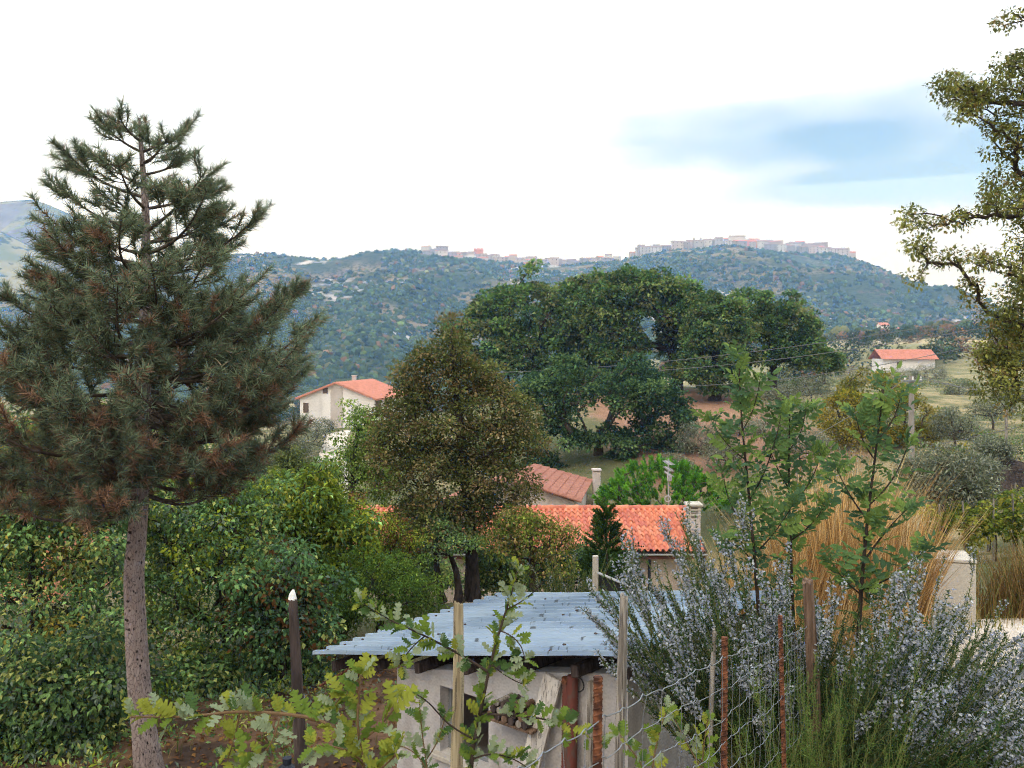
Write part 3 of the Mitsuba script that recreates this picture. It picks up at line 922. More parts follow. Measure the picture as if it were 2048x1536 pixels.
olive(1622, 752, 812, 63, 2.9, 'small grey olive tree right of the ploughed field')
olive(1560, 770, 820, 60, 2.2, 'pale olive bush at the edge of the ploughed field')
olive(1690, 780, 830, 60, 2.4, 'small olive between the field olive and the yellow tree')
olive(1490, 840, 900, 52, 2.6, 'grey olive bush on the near side of the ploughed field')
olive(1450, 880, 945, 44, 2.2, 'low grey olive beside the bright green pine')
olive(1350, 915, 960, 44, 1.8, 'grey bush between the holm oak and the bright green pine')
olive(1400, 850, 930, 47, 2.2, 'grey olive beside the ploughed field right of the holm oak', dens=1.2)
olive(1545, 825, 905, 46, 2.6, 'grey olive behind the left young ash tree')
olive(1600, 860, 950, 40, 2.4, 'grey olive below the ploughed field, behind the ash saplings')
olive(1908, 818, 905, 44, 1.9, 'dark round olive right of the utility pole', dens=1.3)
olive(1885, 905, 1060, 22, 2.0, 'large silvery olive bush between the dry grass and the vines', dens=2.2)
olive(1985, 880, 935, 34, 1.2, 'low olive bush near the dark earth heap')
olive(1960, 920, 972, 30, 1.2, 'small green bush in front of the dark earth heap')
olive(1800, 735, 775, 130, 6.0, 'wide olive in front of the far red-roofed house', dens=2.4)
olive(1860, 728, 775, 128, 5.0, 'olive right of the far red-roofed house front', dens=2.2)
olive(1705, 742, 778, 120, 5.0, 'olive left of the far red-roofed house', dens=1.2)
olive(1925, 765, 815, 75, 3.0, 'olive on the terrace right of the pole', dens=1.2)
olive(1985, 800, 858, 52, 2.6, 'olive at the right edge above the dark earth heap')
olive(1940, 850, 905, 48, 2.2, 'small olive between the dark round olive and the right edge')
olive(1780, 790, 835, 66, 2.8, 'grey olive behind the yellow tree top')
olive(2030, 770, 825, 70, 3.2, 'distant olive by the right edge of the plain')
olive(612, 835, 935, 60, 2.8, 'silvery olive left of the gravel path', dens=1.5)
olive(590, 880, 960, 50, 2.4, 'lower silvery olive beside the pine, left of the path', dens=1.5)
olive(650, 838, 885, 84, 1.8, 'small dark olive at the head of the path', dens=1.0)

broad_tree('yellow_tree', 'yellowing round tree beside the utility pole', 'tree', rng, (18.696, 46, -0.094), [(18.696, 46, 0.814), (18.825, 46, 2.11)], 0.2,
           [(*(18.566, 46, 3.407), 1.7, 1.8, 1.6), (*(17.529, 46, 2.499), 1.6, 1.6, 1.3), (*(20.122, 46, 2.759), 1.6, 1.7, 1.4), (*(21.418, 46, 2.24), 1.0, 1.4, 1.0), (*(18.364, 45.5, 1.64), 2.2, 1.4, 1.1), (*(20.9, 46, 1.462), 1.2, 1.2, .9)], 170, 0.42, 85, (0.13, 0.08), YELLOW, tip=0.016, low=-0.7)

# young stone pine: bright green shoots
rng = np.random.default_rng(23)
k = numbered('stone_pine')
Lb = lob((*(6.215, 37, 0.056), 2.15, 1.8, 1.45), (*(6.081, 36.2, -0.122), 1.4, 1.3, 1.0), (*(4.65, 36.5, -0.275), 1.2, 1.2, 1.0), (*(7.736, 36.5, -0.172), 1.2, 1.2, 1.0))
C = crown_points(rng, Lb, 560, -0.3, (0.82, 1.0))
axis = unit((C - np.array((6.215, 37, -1.508))) * [1, 1, 0.8] + [0, 0, 0.9])
skeleton(rng, spline([(6.215, 37, -5.263), (6.215, 37, -2.76), (6.215, 37, -0.883)], 8), np.linspace(0.16, 0.08, 8), C[::3], tip=0.012).put(k + '__trunk', 'bark', smooth=60)
m = Mesh()
nn = 56
which = np.repeat(np.arange(len(C)), nn)
t = rng.uniform(0, 1, len(which))
P = C[which] + axis[which] * (t * 0.34 - 0.2)[:, None]
Dn = unit(axis[which] * 0.95 + randdir(rng, len(which)) * 0.75)
V, F = leaf_quads(P, Dn, randdir(rng, len(which)), rng.uniform(0.10, 0.17, len(which)), 0.032)
col = shades(rng, [lin(98, 150, 50), lin(118, 170, 58), lin(78, 128, 48)], rng.integers(0, 3, len(C)), 0.15)[which] * np.exp(rng.normal(0, .12, len(which)))[:, None]
m.add(V, F, np.repeat(col, 4, 0))
m.put(k + '__crown', 'matte_leaf', color=True)
lab(k, 'bright green young stone pine with a domed crown behind the orange roof', 'tree')

# low scrub over the slope at the right
rng = np.random.default_rng(24)
n = 150
y = 24 + 95 * rng.uniform(0, 1, n) ** 1.2
x = rng.uniform(0.24, 0.62, n) * y
ok = ~((x < 17) & (y > 42) & (y < 74)) & ~((x > 9.5) & (x < 16.5) & (y < 30))
x, y = x[ok], y[ok]
R = rng.uniform(0.35, 0.9, len(x)) * (0.7 + y / 110)
C = np.stack([x, y, ground_z(x, y) + R * 0.45], -1)
sub = np.repeat(np.arange(len(C)), 5)
C5 = C[sub] + randdir(rng, len(sub)) * R[sub][:, None] * [0.8, 0.8, 0.35]
V, F, col = clump_leaves(rng, C5, 0.5, 46, 0.16, 0.08, OLIVE + OAK[:2] + YELLOW[:1], [.2, .16, .14, .14, .14, .12, .1])
Mesh().add(V, F, col).put('slope_scrub', 'matte_leaf', color=True)
lab('slope_scrub', 'low grey-green scrub over the slope at the right', 'scrub', kind='stuff')

# ---------------------------------------------------------------- the trees in the middle ground
rng = np.random.default_rng(31)
D = 20.0
# the pointed brownish tree in the centre
broad_tree('pointed_tree', 'tall pointed tree with small brown-tinged leaves standing in the centre', 'tree', rng, (-0.891, 20, 0.363), [(-0.924, 20, 1.716), (-1.116, 20, 3.745), (-1.342, 20, 6)], 0.15,
           [(*(-1.375, 20, 6.361), 0.34, 0.4, 0.48), (*(-1.454, 20, 5.605), 0.75, 0.8, 0.62), (*(-2.187, 20, 5.38), 0.55, 0.6, 0.6), (*(-0.722, 20, 5.211), 0.5, 0.6, 0.6), (*(-1.342, 20, 4.534), 1.25, 1.1, 0.8), (*(-0.383, 20, 4.478), 0.95, 0.9, 0.75), (*(0.068, 20, 3.971), 0.62, 0.7, 0.8),
            (*(-2.3, 20, 4.196), 0.85, 0.9, 0.9), (*(-2.751, 20, 3.407), 0.5, 0.8, 0.75), (*(-1.398, 20, 3.069), 1.5, 1.2, 0.95), (*(-0.271, 20, 2.956), 0.9, 0.9, 0.8), (*(-1.719, 19.8, 2.205), 1.15, 0.9, 0.5), (*(-0.383, 20, 2.28), 0.7, 0.7, 0.5)],
           450, 0.27, 74, (0.085, 0.052), RUSTY, [.24, .24, .18, .2, .14], bark='dark_bark', tip=0.006, inner=0.3, low=-0.75)
# its multi-stemmed neighbour
broad_tree('forked_tree', 'dark thin tree with forked stems at the foot of the pointed tree', 'tree', rng, (-1.159, 19.4, 0.477), [(-1.192, 19.4, 0.97), (-1.356, 19.4, 1.516)], 0.10,
           [(*(-1.629, 19.4, 2.008), 0.5, 0.5, 0.45), (*(-1.288, 19.2, 1.779), 0.5, 0.5, 0.35), (*(-1.775, 19.2, 1.617), 0.3, 0.4, 0.25)], 60, 0.2, 70, (0.07, 0.04), FRUIT, bark='dark_bark', tip=0.012)
broad_tree('forked_tree', 'slim dark tree leaning left beside the forked tree behind the shed', 'tree', rng, (-1.536, 19.6, 0.421), [(-1.646, 19.6, 1.028), (-1.701, 19.6, 1.802)], 0.09,
           [(*(-1.922, 19.6, 2.133), 0.5, 0.5, 0.4), (*(-2.067, 19.4, 1.735), 0.4, 0.4, 0.3)], 50, 0.2, 70, (0.07, 0.04), FRUIT, bark='dark_bark', tip=0.012)

# the fruit trees left and in front of the path
rng = np.random.default_rng(32)
HEDGE = None


def fruit(label, foot, fork, lobes, n, count, leaf, pal, w=None, r=0.245, name='fruit_tree', **kw):
    return broad_tree(name, label, 'tree', rng, foot, [fork, tuple(np.asarray(lobes, float)[0, :3])], 0.09, lobes, n, r, count, leaf, pal, w, tip=0.006, bark='dark_bark', inner=0.3, low=-0.7, droop=0.55, jitter=0.28, sprout=n // 9, **{'fine': True, **kw})


fruit('dark leafy fruit tree right of the pine trunk', (-4.53, 14, 0.318), (-4.53, 14, 1.028),
      [(*(-4.609, 14, 2.685), 1.0, 1.0, 1.2), (*(-5.509, 14.5, 3.221), 0.7, 0.7, 0.9), (*(-4.477, 14.6, 3.613), .5, .5, .6), (*(-4.12, 14.5, 1.913), 0.8, 0.8, 0.8), (*(-4.596, 13.5, 1.434), 1.0, 0.7, 0.6), (*(-5.32, 13.6, 1.784), 0.6, 0.6, 0.9), (*(-3.94, 13.6, 1.17), 0.8, 0.6, 0.35)], 260, 48, (0.08, 0.05), FRUIT + LIME[:2], [.2, .2, .16, .14, .12, .10, .08])
fruit('leafy fruit tree at the left edge with yellowing upper leaves', (-6.793, 12.5, -0.06), (-6.722, 12.5, 1.068),
      [(*(-6.863, 12.5, 3.886), 0.8, 0.8, 0.9), (*(-6.331, 13, 3.508), 0.7, 0.8, 1.0), (*(-6.581, 12.5, 2.97), .8, .8, .7), (*(-5.998, 13.4, 3.658), .4, .5, .6), (*(-7.356, 12.5, 2.477), 0.9, 0.8, 1.2), (*(-6.521, 12, 2.28), 0.9, 0.7, 0.8), (*(-5.853, 12.6, 2.307), 0.5, 0.6, 0.9)], 260, 48, (0.08, 0.046), FRUIT + [lin(150, 132, 60)], [.22, .2, .18, .18, .1, .12])
fruit('low dark fruit tree with drooping branches at the lower left corner', (-5.686, 10.8, 0.703), (-5.656, 10.8, 1.251),
      [(*(-5.443, 10.8, 1.982), 0.75, 0.6, 0.4), (*(-5.76, 10.6, 1.817), 0.6, 0.6, 0.5), (*(-4.983, 10.6, 1.698), 0.36, 0.5, 0.4), (*(-5.999, 10.6, 1.339), 0.5, 0.5, 0.4), (*(-5.461, 10.6, 1.399), 0.6, .5, .35)], 170, 54, (0.08, 0.05), [c * 0.8 for c in FRUIT], r=0.24)
fruit('yellow-green fruit tree in front of the gravel path', (-3.734, 16, 0.589), (-3.824, 16, 1.31),
      [(*(-3.914, 16, 2.933), 1.0, 0.9, 0.8), (*(-3.283, 16, 2.573), 0.8, 0.8, 0.7), (*(-4.688, 16.5, 2.466), 0.8, 0.8, 0.7), (*(-2.922, 16, 2.122), 0.7, 0.6, 0.5), (*(-3.641, 15.6, 2.043), 1.0, 0.7, 0.5), (*(-5.06, 16.5, 3.117), .5, .5, .4)], 300, 50, (0.10, 0.055), LIME + FRUIT[:2], [.2, .22, .2, .12, .14, .12])
fruit('light green bush left of the shed roof', (-2.232, 15, 0.927), (-2.232, 15, 1.265),
      [(*(-2.232, 15, 1.857), 0.9, 0.7, 0.45), (*(-2.824, 15, 1.772), 0.6, 0.6, 0.4), (*(-1.662, 15.2, 1.63), 0.5, 0.5, 0.35), (*(-3.078, 14.6, 1.556), 0.5, 0.5, 0.4)], 180, 80, (0.05, 0.022), [lin(96, 124, 52), lin(78, 106, 46), lin(116, 136, 60)], r=0.22, name='green_bush', fine=False)
fruit('dark shaded bush with a few brown leaves left of the shed eave', (-3.4, 13, 1.163), (-3.4, 13, 1.53),
      [(*(-3.4, 13, 2.336), 0.6, 0.6, 0.5), (*(-3.107, 13, 1.97), 0.5, 0.5, 0.4), (*(-3.564, 12.8, 1.887), 0.5, 0.5, 0.4)], 130, 46, (0.085, 0.055), FRUIT + [lin(120, 84, 50)], [.2, .15, .3, .05, .15, .15], r=0.24, name='dark_bush')
fruit('pale young tree with long upright shoots before the white house', (-4.383, 24, 0.859), (-4.343, 24, 1.941),
      [(*(-4.18, 24, 3.835), 0.4, 0.4, 0.55), (*(-3.91, 24, 3.294), 0.5, 0.5, 0.6), (*(-4.383, 24, 2.618), 0.6, 0.5, 0.7), (*(-3.842, 24, 2.212), 0.6, 0.5, 0.6), (*(-3.504, 24, 2.483), 0.4, 0.5, 0.6)], 130, 42, (0.085, 0.05), [lin(124, 150, 70), lin(104, 130, 62), lin(146, 164, 82)], r=0.26, name='young_tree')
fruit('autumn-tinted shrub with pinkish yellow leaves before the orange roof', (0.467, 18, 0.927), (0.416, 18, 1.434),
      [(*(0.365, 18, 2.347), 0.6, 0.6, 0.45), (*(0.873, 18, 2.043), 0.5, 0.5, 0.4), (*(-0.144, 18.2, 1.999), 0.5, 0.5, 0.4), (*(0.67, 18, 1.637), 0.6, 0.5, 0.35)], 95, 40, (0.07, 0.04), [lin(140, 146, 66), lin(112, 126, 54), lin(160, 136, 90), lin(92, 110, 50)], r=0.22, name='autumn_shrub')
fruit('thin shrub with sparse yellowing twigs left of the pointed tree', (-2.753, 18.5, 0.994), (-2.805, 18.5, 1.516),
      [(*(-3.17, 18.5, 2.246), 0.6, 0.5, 0.5), (*(-2.44, 18.5, 1.933), 0.5, 0.5, 0.4), (*(-2.962, 18.5, 1.62), 0.5, 0.5, 0.4)], 110, 40, (0.065, 0.038), LIME + [lin(124, 84, 58)], [.25, .2, .25, .1, .2], r=0.22, name='thin_shrub')
fruit('dark leafy shrub before the house wall, left of the pointed tree trunk', (-2.406, 22, -0.573), (-2.406, 22, -0.077),
      [(*(-2.53, 22, 0.667), 0.7, 0.6, 0.5), (*(-1.91, 22, 0.419), 0.6, 0.5, 0.4), (*(-3.15, 22, 0.419), 0.6, 0.6, 0.45)], 130, 46, (0.09, 0.05), FRUIT, r=0.26, name='leafy_shrub', fine=False)
fruit('leafy shrub before the house wall, right of the pointed tree trunk', (-0.166, 21, -0.274), (-0.166, 21, 0.2),
      [(*(-0.284, 21, 0.969), 0.6, 0.6, 0.5), (*(0.308, 21, 0.673), 0.6, 0.5, 0.4), (*(-0.58, 21, 0.436), 0.5, 0.5, 0.3)], 120, 46, (0.09, 0.05), FRUIT + LIME[:1], r=0.26, name='leafy_shrub', fine=False)
fruit('dark green shrub under the young conifer before the house wall', (1.778, 19, 0.109), (1.778, 19, 0.645),
      [(*(1.51, 19, 1.341), 0.55, 0.5, 0.4), (*(2.153, 19, 1.073), 0.5, 0.5, 0.35), (*(0.921, 19, 1.073), 0.5, 0.5, 0.35)], 120, 46, (0.075, 0.04), HOLM, r=0.24, name='leafy_shrub', fine=False)
fruit('far shrub by the path with grey-green leaves', (-6.8, 26, 0.724), (-6.727, 26, 1.603),
      [(*(-6.8, 26, 2.189), 1.0, 0.8, 0.6), (*(-5.921, 26, 1.75), 0.8, 0.8, 0.5), (*(-5.54, 27, 1.434), .5, .6, .5)], 150, 60, (0.09, 0.045), [lin(110, 122, 74), lin(128, 134, 78), lin(92, 108, 62)], r=0.3, name='grey_shrub', fine=False)
fruit('dark backdrop tree behind the pine at the far left', (-8.825, 19, 0.109), (-8.825, 19, 1.18),
      [(*(-8.825, 19, 3.215), 1.6, 1.2, 1.0), (*(-10.432, 19, 3.537), 1.3, 1.2, 1.0), (*(-7.219, 19, 3.322), 1.2, 1.2, 1.0), (*(-6.309, 19.5, 3.142), .8, .8, .8), (*(-11.61, 19, 1.93), 1.2, 1.2, 1.2), (*(-7.759, 18.5, 1.307), 1.6, 1, 1)], 330, 60, (0.105, 0.065), FRUIT + LIME[:1], [.22, .2, .2, .14, .12, .12], r=0.38, name='backdrop_tree', fine=False)
fruit('low dark shrub under the fruit trees left of the dark post', (-4.06, 13, 0.577), (-4.06, 13, 0.724),
      [(*(-4.573, 13, 1.09), 0.7, 0.6, 0.35), (*(-3.693, 13, 0.98), 0.6, 0.6, 0.25), (*(-3.303, 13.5, 1.13), 0.5, 0.5, 0.3)], 110, 48, (0.085, 0.06), FRUIT, r=0.22, name='low_shrub', fine=False)

# young conifers and dark bushes behind the shed
rng = np.random.default_rng(33)
k = numbered('young_conifer')
C, A = [], []
for i in range(330):
    t = rng.uniform(0, 1) ** 0.8
    a = rng.uniform(0, 2 * np.pi)
    rr = (0.10 + 0.42 * t) * rng.uniform(0.3, 1) ** 0.5
    C.append(np.array((1.696, 16, 3.222)) + [math.cos(a) * rr, math.sin(a) * rr, -1.62 * t])
    A.append([math.cos(a) * 0.8, math.sin(a) * 0.8, 0.7 - 0.3 * t])
C, A = np.array(C), unit(A)
nn = 60
which = np.repeat(np.arange(len(C)), nn)
P = C[which] + A[which] * rng.uniform(-0.12, 0.12, len(which))[:, None]
V, F = leaf_quads(P, unit(A[which] + randdir(rng, len(which)) * 0.8), randdir(rng, len(which)), rng.uniform(0.04, 0.07, len(which)), 0.014)
col = shades(rng, [lin(58, 82, 40), lin(76, 102, 44), lin(46, 66, 36)], rng.integers(0, 3, len(C)), 0.2)[which]
Mesh().add(V, F, np.repeat(col, 4, 0)).put(k + '__crown', 'matte_leaf', color=True)
Mesh().tube(spline([(1.723, 16, 0.949), (1.714, 16, 2.212), (1.696, 16, 3.204)], 6), np.linspace(0.04, 0.008, 6), 6).put(k + '__trunk', 'dark_bark', smooth=60)
lab(k, 'slim dark young conifer in front of the orange roof', 'tree')


def plume_bush(name, label, category, rng, base, n, spread, height, needle, pal, flower=None, wf=0.5, aim=(0, 0, 1), fan=0.7, sub=5, bend=0.35, thick=0.004, nd=60, base_r=0.2, fcount=26, fsize=0.012, group=None, up=0.5, short=0.0, bloom_min=0.42):
    """A shrub of upright plumes: stems with short narrow leaves, flowers along the outer part."""
    k = numbered(name)
    lm, fm, sm = [], [], Mesh()
    base = np.asarray(base, float)
    A, B = [], []
    stems = []
    for i in range(n):
        a = rng.uniform(0, 2 * np.pi)
        d = unit(np.asarray(aim, float) + fan * np.array([math.cos(a), math.sin(a) * 0.8, 0.0]) * rng.uniform(0, 1) ** 0.6 + rng.normal(0, 0.08, 3))
        L = height * rng.beta(2.2, 2.0) * (1 - 0.45 * max(0.0, d[0] * short)) * 1.15
        p0 = base + [math.cos(a) * base_r * rng.random(), math.sin(a) * base_r * rng.random(), 0]
        t = np.linspace(0, 1, 7)[:, None]
        side = unit(np.cross(d, rng.normal(size=3)))
        pts = p0 + d * L * t + (np.array([0, 0, 1.0]) * up + side * 0.2) * bend * L * t ** 2 - d * bend * L * 0.25 * t ** 2
        stems.append(pts)
        sm.tube(pts, np.linspace(thick * 1.6, thick * 0.5, 7), 4, cap=False)
        tang = unit(pts[-1] - pts[-2])
        blooms = rng.random() < wf and L > bloom_min * height
        A.append((pts[5:], blooms))
        A.append((pts[2:6], False))
        for s in range(sub):
            j = rng.uniform(0.3, 0.92)
            q = p0 + d * L * j + (np.array([0, 0, 1.0]) * up + side * 0.2) * bend * L * j ** 2 - d * bend * L * 0.25 * j ** 2
            dd = unit(tang * 0.8 + d * 0.3 + randdir(rng, 1)[0] * 0.42 + [0, 0, 0.15])
            l2 = height * rng.uniform(0.07, 0.17)
            t2 = np.linspace(0, 1, 3)[:, None]
            pp = q + dd * l2 * t2 + np.array([0, 0, 1.0]) * 0.15 * l2 * t2 ** 2
            sm.tube(pp, np.linspace(thick * 0.8, thick * 0.35, 3), 3, cap=False)
            A.append((pp, blooms and j > 0.64))
    LP, LD, LN, LC, FP, FD, FC = [], [], [], [], [], [], []
    for pts, s in A:
        seg = np.linalg.norm(np.diff(pts, axis=0), axis=1).sum()
        m = int(nd * seg / 0.3)
        t = rng.uniform(0, 1, m)
        idx = np.minimum((t * (len(pts) - 1)).astype(int), len(pts) - 2)
        fr = (t * (len(pts) - 1) - idx)[:, None]
        P = pts[idx] * (1 - fr) + pts[idx + 1] * fr
        tg = unit(pts[idx + 1] - pts[idx])
        LP.append(P)
        LD.append(unit(tg * 0.75 + randdir(rng, m) * 0.9))
        LC.append(np.full(m, rng.integers(len(pal))))
        if flower is not None and s and rng.random() < 0.85:
            m2 = int(fcount * seg / 0.3)
            t = rng.uniform(0.15, 1, m2)
            t = np.round(t * 11 + rng.uniform(-.15, .15, m2)) / 11
            t = np.clip(t, 0, 0.999)
            idx = np.minimum((t * (len(pts) - 1)).astype(int), len(pts) - 2)
            fr = (t * (len(pts) - 1) - idx)[:, None]
            P = pts[idx] * (1 - fr) + pts[idx + 1] * fr
            dv = randdir(rng, m2)
            FP.append(P + dv * fsize * 0.6)
            FD.append(dv)
    sm.put(k + '__stem', 'twig_green')
    P, Dd = np.vstack(LP), np.vstack(LD)
    Sd = unit(np.cross(Dd, randdir(rng, len(P)))) * needle[1] * 0.5
    V = np.stack([P - Sd, P + Sd, P + Dd * (needle[0] * rng.uniform(0.7, 1.3, len(P)))[:, None]], 1).reshape(-1, 3)
    col = shades(rng, pal, np.concatenate(LC), 0.2)
    Mesh().add(V, np.arange(len(V)).reshape(-1, 3), np.repeat(col, 3, 0)).put(k + '__foliage', 'matte_leaf', color=True)
    labels[k + '__foliage'] = {'kind': 'stuff'}
    if flower is not None:
        P, Dd = np.vstack(FP), np.vstack(FD)
        V, F = leaf_quads(P, Dd, randdir(rng, len(P)), fsize * 1.5 * rng.uniform(0.6, 1.3, len(P)), fsize * 1.1)
        col = shades(rng, flower, rng.integers(len(flower), size=len(P)), 0.12)
        Mesh().add(V, F, np.repeat(col, 4, 0)).put(k + '__flowers', 'matte_leaf', color=True)
        labels[k + '__flowers'] = {'kind': 'stuff'}
    lab(k, label, category, group)
    return k


ROS = [lin(58, 84, 48), lin(72, 98, 54), lin(48, 70, 46), lin(86, 104, 72)]
BLUE = [lin(170, 174, 182), lin(154, 160, 176), lin(188, 190, 192), lin(146, 150, 158)]
plume_bush('rosemary_bush', 'dark rosemary bush with few flowers just behind the shed roof', 'bush', rng, (0.915, 14, 1.581), 120, 0.5, 1.15, (0.03, 0.006), ROS[:3], BLUE, 0.12, fan=0.9, nd=55, base_r=0.3, thick=0.005)

rng = np.random.default_rng(34)
n = 280
x, y = rng.uniform(-6.5, -0.6, n), rng.uniform(8.5, 14, n)
ok = ~((x > -2.4) & (y < 12) & (y > 7.5))
C = np.stack([x, y, ground_z(x, y) + 0.12], -1)[ok]
V, F, col = clump_leaves(rng, C, 0.16, 26, 0.075, 0.03, FRUIT + LIME[:2], flat=1.0, droop=-0.3, fine=True)
Mesh().add(V, F, col).put('ground_plants', 'leaf', color=True)
lab('ground_plants', 'low leafy weeds on the brown ground by the pine foot', 'weeds', kind='stuff')

# ---------------------------------------------------------------- the big pine
rng = np.random.default_rng(41)
D = 9.8
tr = spline([(-3.989, 9.8, 1.194), (-4.049, 9.8, 1.581), (-4.138, 9.8, 2.244), (-4.176, 9.8, 2.906), (-4.187, 9.8, 3.459), (-4.143, 9.8, 3.901), (-4.099, 9.8, 4.398), (-4.055, 9.8, 5.171), (-4.055, 9.8, 6.276), (-4.066, 9.8, 7.381), (-4.11, 9.8, 8.21), (-4.127, 9.8, 8.569)], 60)
tr[:, 1] += 0.05 * np.sin(np.linspace(0, 9, 60))
zt = np.linspace(0, 1, 60)
trr = 0.128 * (1 - zt) ** 0.75 + 0.012
trr[:6] *= np.linspace(1.25, 1.0, 6)
m = Mesh()
m.tube(tr, trr, 14)
m.put('pine_tree__trunk', 'pine_bark', smooth=60)

zr = np.array([ZP(v,9.8) for v in ()] or [0])
YY = np.array([4.426, 4.591, 4.812, 5.171, 5.669, 6, 6.442, 6.884, 7.271, 7.657, 8.044, 8.375, 8.679])
RR = np.array([150, 260, 290, 325, 372, 372, 335, 305, 250, 215, 175, 120, 40]) / 1774 * 9.8     # reach to the right
LR = np.array([140, 260, 330, 350, 350, 340, 310, 262, 222, 190, 165, 110, 40]) / 1774 * 9.8     # reach to the left
wood, shoots = Mesh(), []
zs = np.concatenate([np.linspace(YY[0] + 0.05, 6.773, 66), np.linspace(6.663, 8.541, 35)])
ang = rng.uniform(0, 6.28)
for i, z in enumerate(zs):
    ang += 2.4 + rng.normal(0, 0.3)
    cx = math.cos(ang)
    high = np.clip((z - YY[0]) / (YY[-1] - YY[0]), 0, 1)
    reach = (np.interp(z, YY, RR) if cx > 0 else np.interp(z, YY, LR)) * (1 if abs(cx) > 0.4 else 0.85)
    L = max(0.15, reach * (rng.uniform(0.55, 1.03) if rng.random() < 0.5 else rng.uniform(0.85, 1.03)))
    d = np.array([math.cos(ang), math.sin(ang), 0.0])
    t = np.linspace(0, 1, 9)[:, None]
    rise = -0.10 + 0.50 * high
    zb0 = z - L * (rise + 0.22)
    j = int(np.argmin(np.abs(tr[:, 2] - zb0)))
    p0 = tr[j]
    side = np.array([-d[1], d[0], 0])
    pts = p0 + d * L * t + np.array([0, 0, 1.0]) * L * (rise * t - 0.14 * (1 - high) * np.sin(t * np.pi) + 0.22 * t ** 3) + side * L * rng.normal(0, 0.07) * np.sin(t * np.pi)
    r0 = 0.011 + 0.012 * L
    wood.tube(pts, np.linspace(r0, 0.006, 9), 6, cap=False)
    shoots.append((pts[-3:], 1.0))
    n = int(4 + L * (10 - 3 * high))
    for s in range(n):
        u = rng.uniform(0.22, 0.97) ** 0.8
        f = u * 8
        a = int(min(f, 7))
        q = pts[a] + (pts[a + 1] - pts[a]) * (f - a)
        sg = 1 if s % 2 else -1
        l2 = min(0.60, (0.16 + 0.36 * L * (1 - u) + 0.05)) * rng.uniform(0.7, 1.15)
        dd = unit(d * 0.75 + side * sg * rng.uniform(0.45, 1.0) + np.array([0, 0, rng.uniform(-0.25, 0.55)]))
        t2 = np.linspace(0, 1, 5)[:, None]
        pp = q + dd * l2 * t2 + np.array([0, 0, 1.0]) * l2 * 0.42 * t2 ** 2
        wood.tube(pp, np.linspace(0.006, 0.004, 5), 3, cap=False)
        shoots.append((pp[-3:] if l2 > 0.3 else pp[-4:], 1.0))
        if l2 > 0.34:
            for w in range(3):
                q2 = pp[2] + (pp[3] - pp[2]) * rng.random()
                d3 = unit(dd * 0.6 + randdir(rng, 1)[0] * 0.6 + [0, 0, 0.5])
                p3 = q2 + d3 * rng.uniform(0.14, 0.24) * np.linspace(0, 1, 4)[:, None] + [0, 0, 0.0]
                wood.tube(p3, 0.004, 3, cap=False)
                shoots.append((p3, 1.0))
shoots.append((tr[-4:], 1.2))
wood.put('pine_tree__branch', 'bark', smooth=60)
labels['pine_tree__branch'] = {'kind': 'stuff'}
P, Dn, Cc = [], [], []
for pts, s in shoots:
    seg = np.linalg.norm(np.diff(pts, axis=0), axis=1).sum()
    n = int(np.clip(42 + 140 * seg, 46, 88))
    t = rng.uniform(0, 1, n) ** 0.8
    f = t * (len(pts) - 1)
    a = np.minimum(f.astype(int), len(pts) - 2)
    q = pts[a] + (pts[a + 1] - pts[a]) * (f - a)[:, None]
    tg = unit(pts[a + 1] - pts[a])
    P.append(q)
    Dn.append(unit(tg * 0.75 + randdir(rng, n) * 0.8 + [0, 0, 0.1]))
    low = np.clip((6 - pts[0][2]) / 1.5, 0, 1)
    c = shades(rng, [lin(118, 132, 104), lin(134, 146, 114), lin(100, 114, 94), lin(146, 124, 102)], rng.choice(4, n, p=[.32, .26, .3, .12]), 0.2) * math.exp(rng.normal(0, 0.15))
    if rng.random() < 0.05 + 0.30 * low:
        c = shades(rng, [lin(142, 112, 90)], np.zeros(n, int), 0.25)
    Cc.append(c)
P, Dn, Cc = np.vstack(P), np.vstack(Dn), np.vstack(Cc)
n = len(P)
L = rng.uniform(0.085, 0.14, n)[:, None]
S = unit(np.cross(Dn, randdir(rng, n)))
w = 0.0054
tip = P + Dn * L + np.array([0, 0, -0.008])
V = np.stack([P - S * w, P + S * w, tip], 1).reshape(-1, 3)
Mesh().add(V, np.arange(3 * n).reshape(-1, 3), np.repeat(Cc, 3, 0)).put('pine_tree__needles', 'matte_leaf', color=True)
labels['pine_tree__needles'] = {'kind': 'stuff'}
# cones
cone = Mesh()
for i in range(40):
    pts, s = shoots[rng.integers(len(shoots))]
    c = trimesh.creation.icosphere(subdivisions=1, radius=1)
    cone.add(np.array(c.vertices) * [0.016, 0.016, 0.026] + pts[0] - [0, 0, 0.02], c.faces)
cone.put('pine_tree__cones', 'bark')
labels['pine_tree__cones'] = {'kind': 'stuff'}
lab('pine_tree', 'tall shaggy pine with a bare grey-brown trunk filling the left side', 'tree')
print('pine needles', n, 'shoots', len(shoots))

